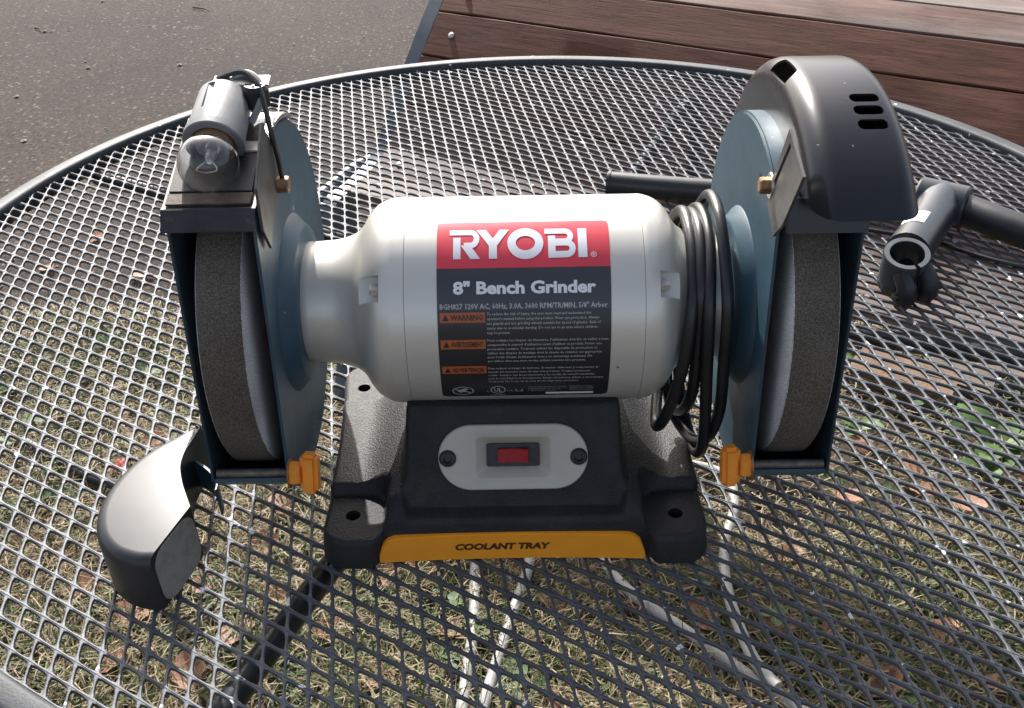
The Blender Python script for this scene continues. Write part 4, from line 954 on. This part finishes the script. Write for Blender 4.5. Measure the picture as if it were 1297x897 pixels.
def clover():
    r = np.random.default_rng(7); V, F = [], []
    for _ in range(900):
        x, y = r.uniform(-1.3, 1.3), r.uniform(0.6, 1.9)
        if math.sin(x * 6 + 1) + math.sin(y * 8 + 2) + math.sin((x + y) * 14) < 0.25 + r.uniform(-0.5, 0.5): continue
        z = r.uniform(0.022, 0.045); a0 = r.uniform(0, 6.28); s = r.uniform(0.007, 0.0145); tx, ty = r.normal(0, 0.25, 2)
        for k in range(3):
            a = a0 + k * 2.094; c = Vector((x + math.cos(a) * s * 0.95, y + math.sin(a) * s * 0.95, z)); b = len(V)
            V.append(tuple(c + Vector((0, 0, -0.001))))
            for j in range(8):
                q = 2 * math.pi * j / 8; rr = s * (0.92 if j else 0.75); dx, dy = math.cos(q) * rr, math.sin(q) * rr * 0.85
                X = dx * math.cos(a) - dy * math.sin(a); Y = dx * math.sin(a) + dy * math.cos(a); V.append((c.x + X, c.y + Y, z + X * tx + Y * ty + r.uniform(0, 0.0012)))
            F += [(b, b + 1 + j, b + 1 + (j + 1) % 8) for j in range(8)]
    me = bpy.data.meshes.new('clover'); me.from_pydata(V, [], F); me.update()
    props(finish('clover', me, 'clover', None, 60), 'small green clover leaves scattered through the dead grass', 'clover', kind='stuff')
clover()

def leaf_mesh(k):
    r = np.random.default_rng(40 + k); n = 9; V = []; F = []; L = 1.0; cup = r.uniform(0.1, 0.5); curl = r.uniform(-0.3, 0.5)
    for i in range(n):
        t = i / (n - 1); w = 0.36 * math.sin(math.pi * min(1, t * 0.94 + 0.03)) ** 0.8 * (1 + (0.16 if i % 2 else -0.1)) + 0.008
        zc = curl * (t - 0.5) ** 2
        for s in (-1, -0.5, 0, 0.5, 1): V.append((t - 0.5, s * w + 0.03 * math.sin(t * 5 + k), zc + cup * (abs(s) * w) ** 1.3 + r.uniform(-0.012, 0.012)))
    F = [(i * 5 + j, i * 5 + j + 1, (i + 1) * 5 + j + 1, (i + 1) * 5 + j) for i in range(n - 1) for j in range(4)]
    b = len(V); V += [(-0.5, 0.012, 0), (-0.5, -0.012, 0), (-0.72, -0.005, 0.03), (-0.72, 0.008, 0.03)]; F.append((b, b + 1, b + 2, b + 3))
    me = bpy.data.meshes.new('dead_leaf'); me.from_pydata(V, [], F); me.update(); me.polygons.foreach_set('use_smooth', [True] * len(F)); me.materials.append(M['leaf']); return me
LM = [leaf_mesh(i) for i in range(6)]
spots = [(170, 775, 0.052), (540, 728, 0.050), (495, 732, 0.046), (100, 745, 0.05), (300, 800, 0.05), (345, 755, 0.04), (640, 720, 0.05), (570, 800, 0.040), (800, 770, 0.045), (715, 890, 0.05), (990, 705, 0.05), (1080, 630, 0.05), (1000, 700, 0.04),
         (1120, 865, 0.045), (1265, 870, 0.05), (1110, 845, 0.05), (990, 790, 0.045), (960, 770, 0.04), (1225, 640, 0.05), (1290, 610, 0.05), (1150, 590, 0.05), (1090, 560, 0.04), (1170, 620, 0.04), (60, 480, 0.04), (20, 500, 0.045), (150, 430, 0.04), (200, 560, 0.05), (110, 520, 0.04),
         (160, 640, 0.045), (70, 610, 0.04), (30, 690, 0.045), (220, 650, 0.045), (330, 690, 0.05), (360, 640, 0.05), (260, 740, 0.04), (420, 800, 0.045), (480, 860, 0.04), (890, 780, 0.05), (1200, 800, 0.045), (1060, 790, 0.045), (120, 300, 0.04), (60, 340, 0.035), (180, 350, 0.04), (240, 850, 0.05), (140, 840, 0.045), (700, 760, 0.04), (450, 700, 0.05)]
for i, (px, py, s) in enumerate(spots):
    p = G_at(px, py, 0.026 if py > 440 else 0.022)
    o = bpy.data.objects.new('dead_leaf', LM[i % 6]); col.objects.link(o); o.location = p; o.scale = (s * 1.25, s * 1.25, s * 1.25); o.rotation_euler = (random.uniform(-0.35, 0.35), random.uniform(-0.35, 0.35), random.uniform(0, 6.28))
    where = 'on the grey asphalt seen through the mesh' if py < 440 else ('on dark soil right of the grinder' if px > 930 else ('in the dry grass left of the grinder' if px < 420 else 'in the grass below the coolant tray'))
    props(o, 'curled reddish brown fallen leaf ' + where, 'leaf', 'fallen leaves ' + where)
m = MB(); m.add([(0, 0, 0), (0.024, 0.004, 0.003), (0.030, 0.028, 0.008), (0.006, 0.034, 0.002), (0.014, 0.018, 0.007)], [(0, 1, 4), (1, 2, 4), (2, 3, 4), (3, 0, 4)])
o = m.build('litter_scrap', 'scrap', None, 0); o.location = G_at(138, 598, 0.032); props(o, 'small red scrap of litter in the grass beyond the loose hood', 'litter')

# weeds and pavers below the bench
def weed(px, py, n, s, lab):
    root = empty('weed', G_at(px, py, 0.0)); props(root, lab, 'weed')
    for k in range(n):
        m = MB(); a = random.uniform(0, 6.28); L = s * random.uniform(0.6, 1.1); lift = random.uniform(0.3, 0.9); pts = []
        for i in range(7):
            t = i / 6; w = 0.32 * L * math.sin(math.pi * (0.08 + t * 0.9)) ** 0.9; c = Vector((math.cos(a) * L * t, math.sin(a) * L * t, 0.02 + L * (lift * t - 0.5 * lift * t * t))); sd_ = Vector((-math.sin(a), math.cos(a), 0)) * w
            pts.append([c - sd_ + Vector((0, 0, 0.2 * w)), c, c + sd_ + Vector((0, 0, 0.2 * w))])
        m.grid_loops(pts, False); m.build('leaf', 'weed', root, 60)
weed(1262, 575, 12, 0.085, 'broad leaved bright green weed growing below the bench front at right')
weed(1245, 610, 7, 0.05, 'low green weed just in front of the larger bright green weed')
weed(1090, 468, 7, 0.05, 'small green weed beside the brown paving brick behind the right guard')
weed(1085, 555, 6, 0.045, 'small pale green weed in bare soil right of the grinder')
bd = math.atan2(-0.479, 0.878)
for px, py, lx_, ly_, mt, lab in ((1143, 487, 0.20, 0.10, 'brick', 'orange brown paving brick on soil below the bench front'), (1215, 488, 0.13, 0.10, 'brick2', 'grey brown paving brick right of the orange brown one'), (1275, 478, 0.17, 0.10, 'brick2', 'grey paving brick farthest right under the bench'), (1105, 445, 0.12, 0.09, 'brick2', 'dark paving brick half hidden behind the right wheel guard')):
    m = MB(); m.box((0, 0, 0), (lx_, ly_, 0.06)); o = m.build('paving_brick', mt, None, 30, 0.006, 2); o.location = G_at(px, py, 0.012); o.rotation_euler = (R(random.uniform(-3, 3)), R(random.uniform(-3, 3)), bd + random.uniform(-0.12, 0.12)); props(o, lab, 'brick', 'paving bricks under the bench')
for px, py, ln, an, lab in ((255, 12, 0.10, -0.6, 'dark twig lying on the asphalt near the top edge'), (48, 38, 0.07, -0.9, 'short pale twig on the asphalt at upper left')):
    c = G_at(px, py, 0.019); d = Vector((math.cos(an), math.sin(an), 0)); m = MB(); m.tube(crom([c - d * ln / 2, c + Vector((0.004, 0.006, 0.002)), c + d * ln / 2], 5), [0.0032, 0.003, 0.003, 0.0028, 0.0028, 0.0026, 0.0024, 0.002, 0.0016, 0.0014, 0.001], 7)
    props(m.build('twig', 'soil'), lab, 'twig')
# loose pebbles and grit on the road and on the soil
def pebbles():
    r = np.random.default_rng(11); V, F = [], []
    ico = [(0, 0, 1), (0.9, 0, 0.3), (0.28, 0.85, 0.35), (-0.72, 0.52, 0.3), (-0.72, -0.52, 0.35), (0.28, -0.85, 0.3), (0, 0, -0.6)]
    for i in range(900):
        if i < 650: x, y, z = r.uniform(-3.2, 1.2), r.uniform(2.0, 5.2), 0.016
        else: x, y, z = r.uniform(0.3, 1.5), r.uniform(1.2, 1.9), 0.010
        s = r.choice([0.003, 0.004, 0.006, 0.010], p=[0.45, 0.33, 0.18, 0.04]); q = r.uniform(0, 6.28); b = len(V)
        for vx, vy, vz in ico: V.append((x + s * (vx * math.cos(q) - vy * math.sin(q)) * r.uniform(0.8, 1.3), y + s * (vx * math.sin(q) + vy * math.cos(q)) * r.uniform(0.8, 1.3), z + s * vz * 0.7))
        for k in range(5): F += [(b, b + 1 + k, b + 1 + (k + 1) % 5), (b + 6, b + 1 + (k + 1) % 5, b + 1 + k)]
    me = bpy.data.meshes.new('pebbles'); me.from_pydata(V, [], F); me.update()
    props(finish('pebbles', me, 'stone', None, 0), 'tiny loose pebbles scattered over the asphalt and soil', 'pebbles', kind='stuff')
pebbles()
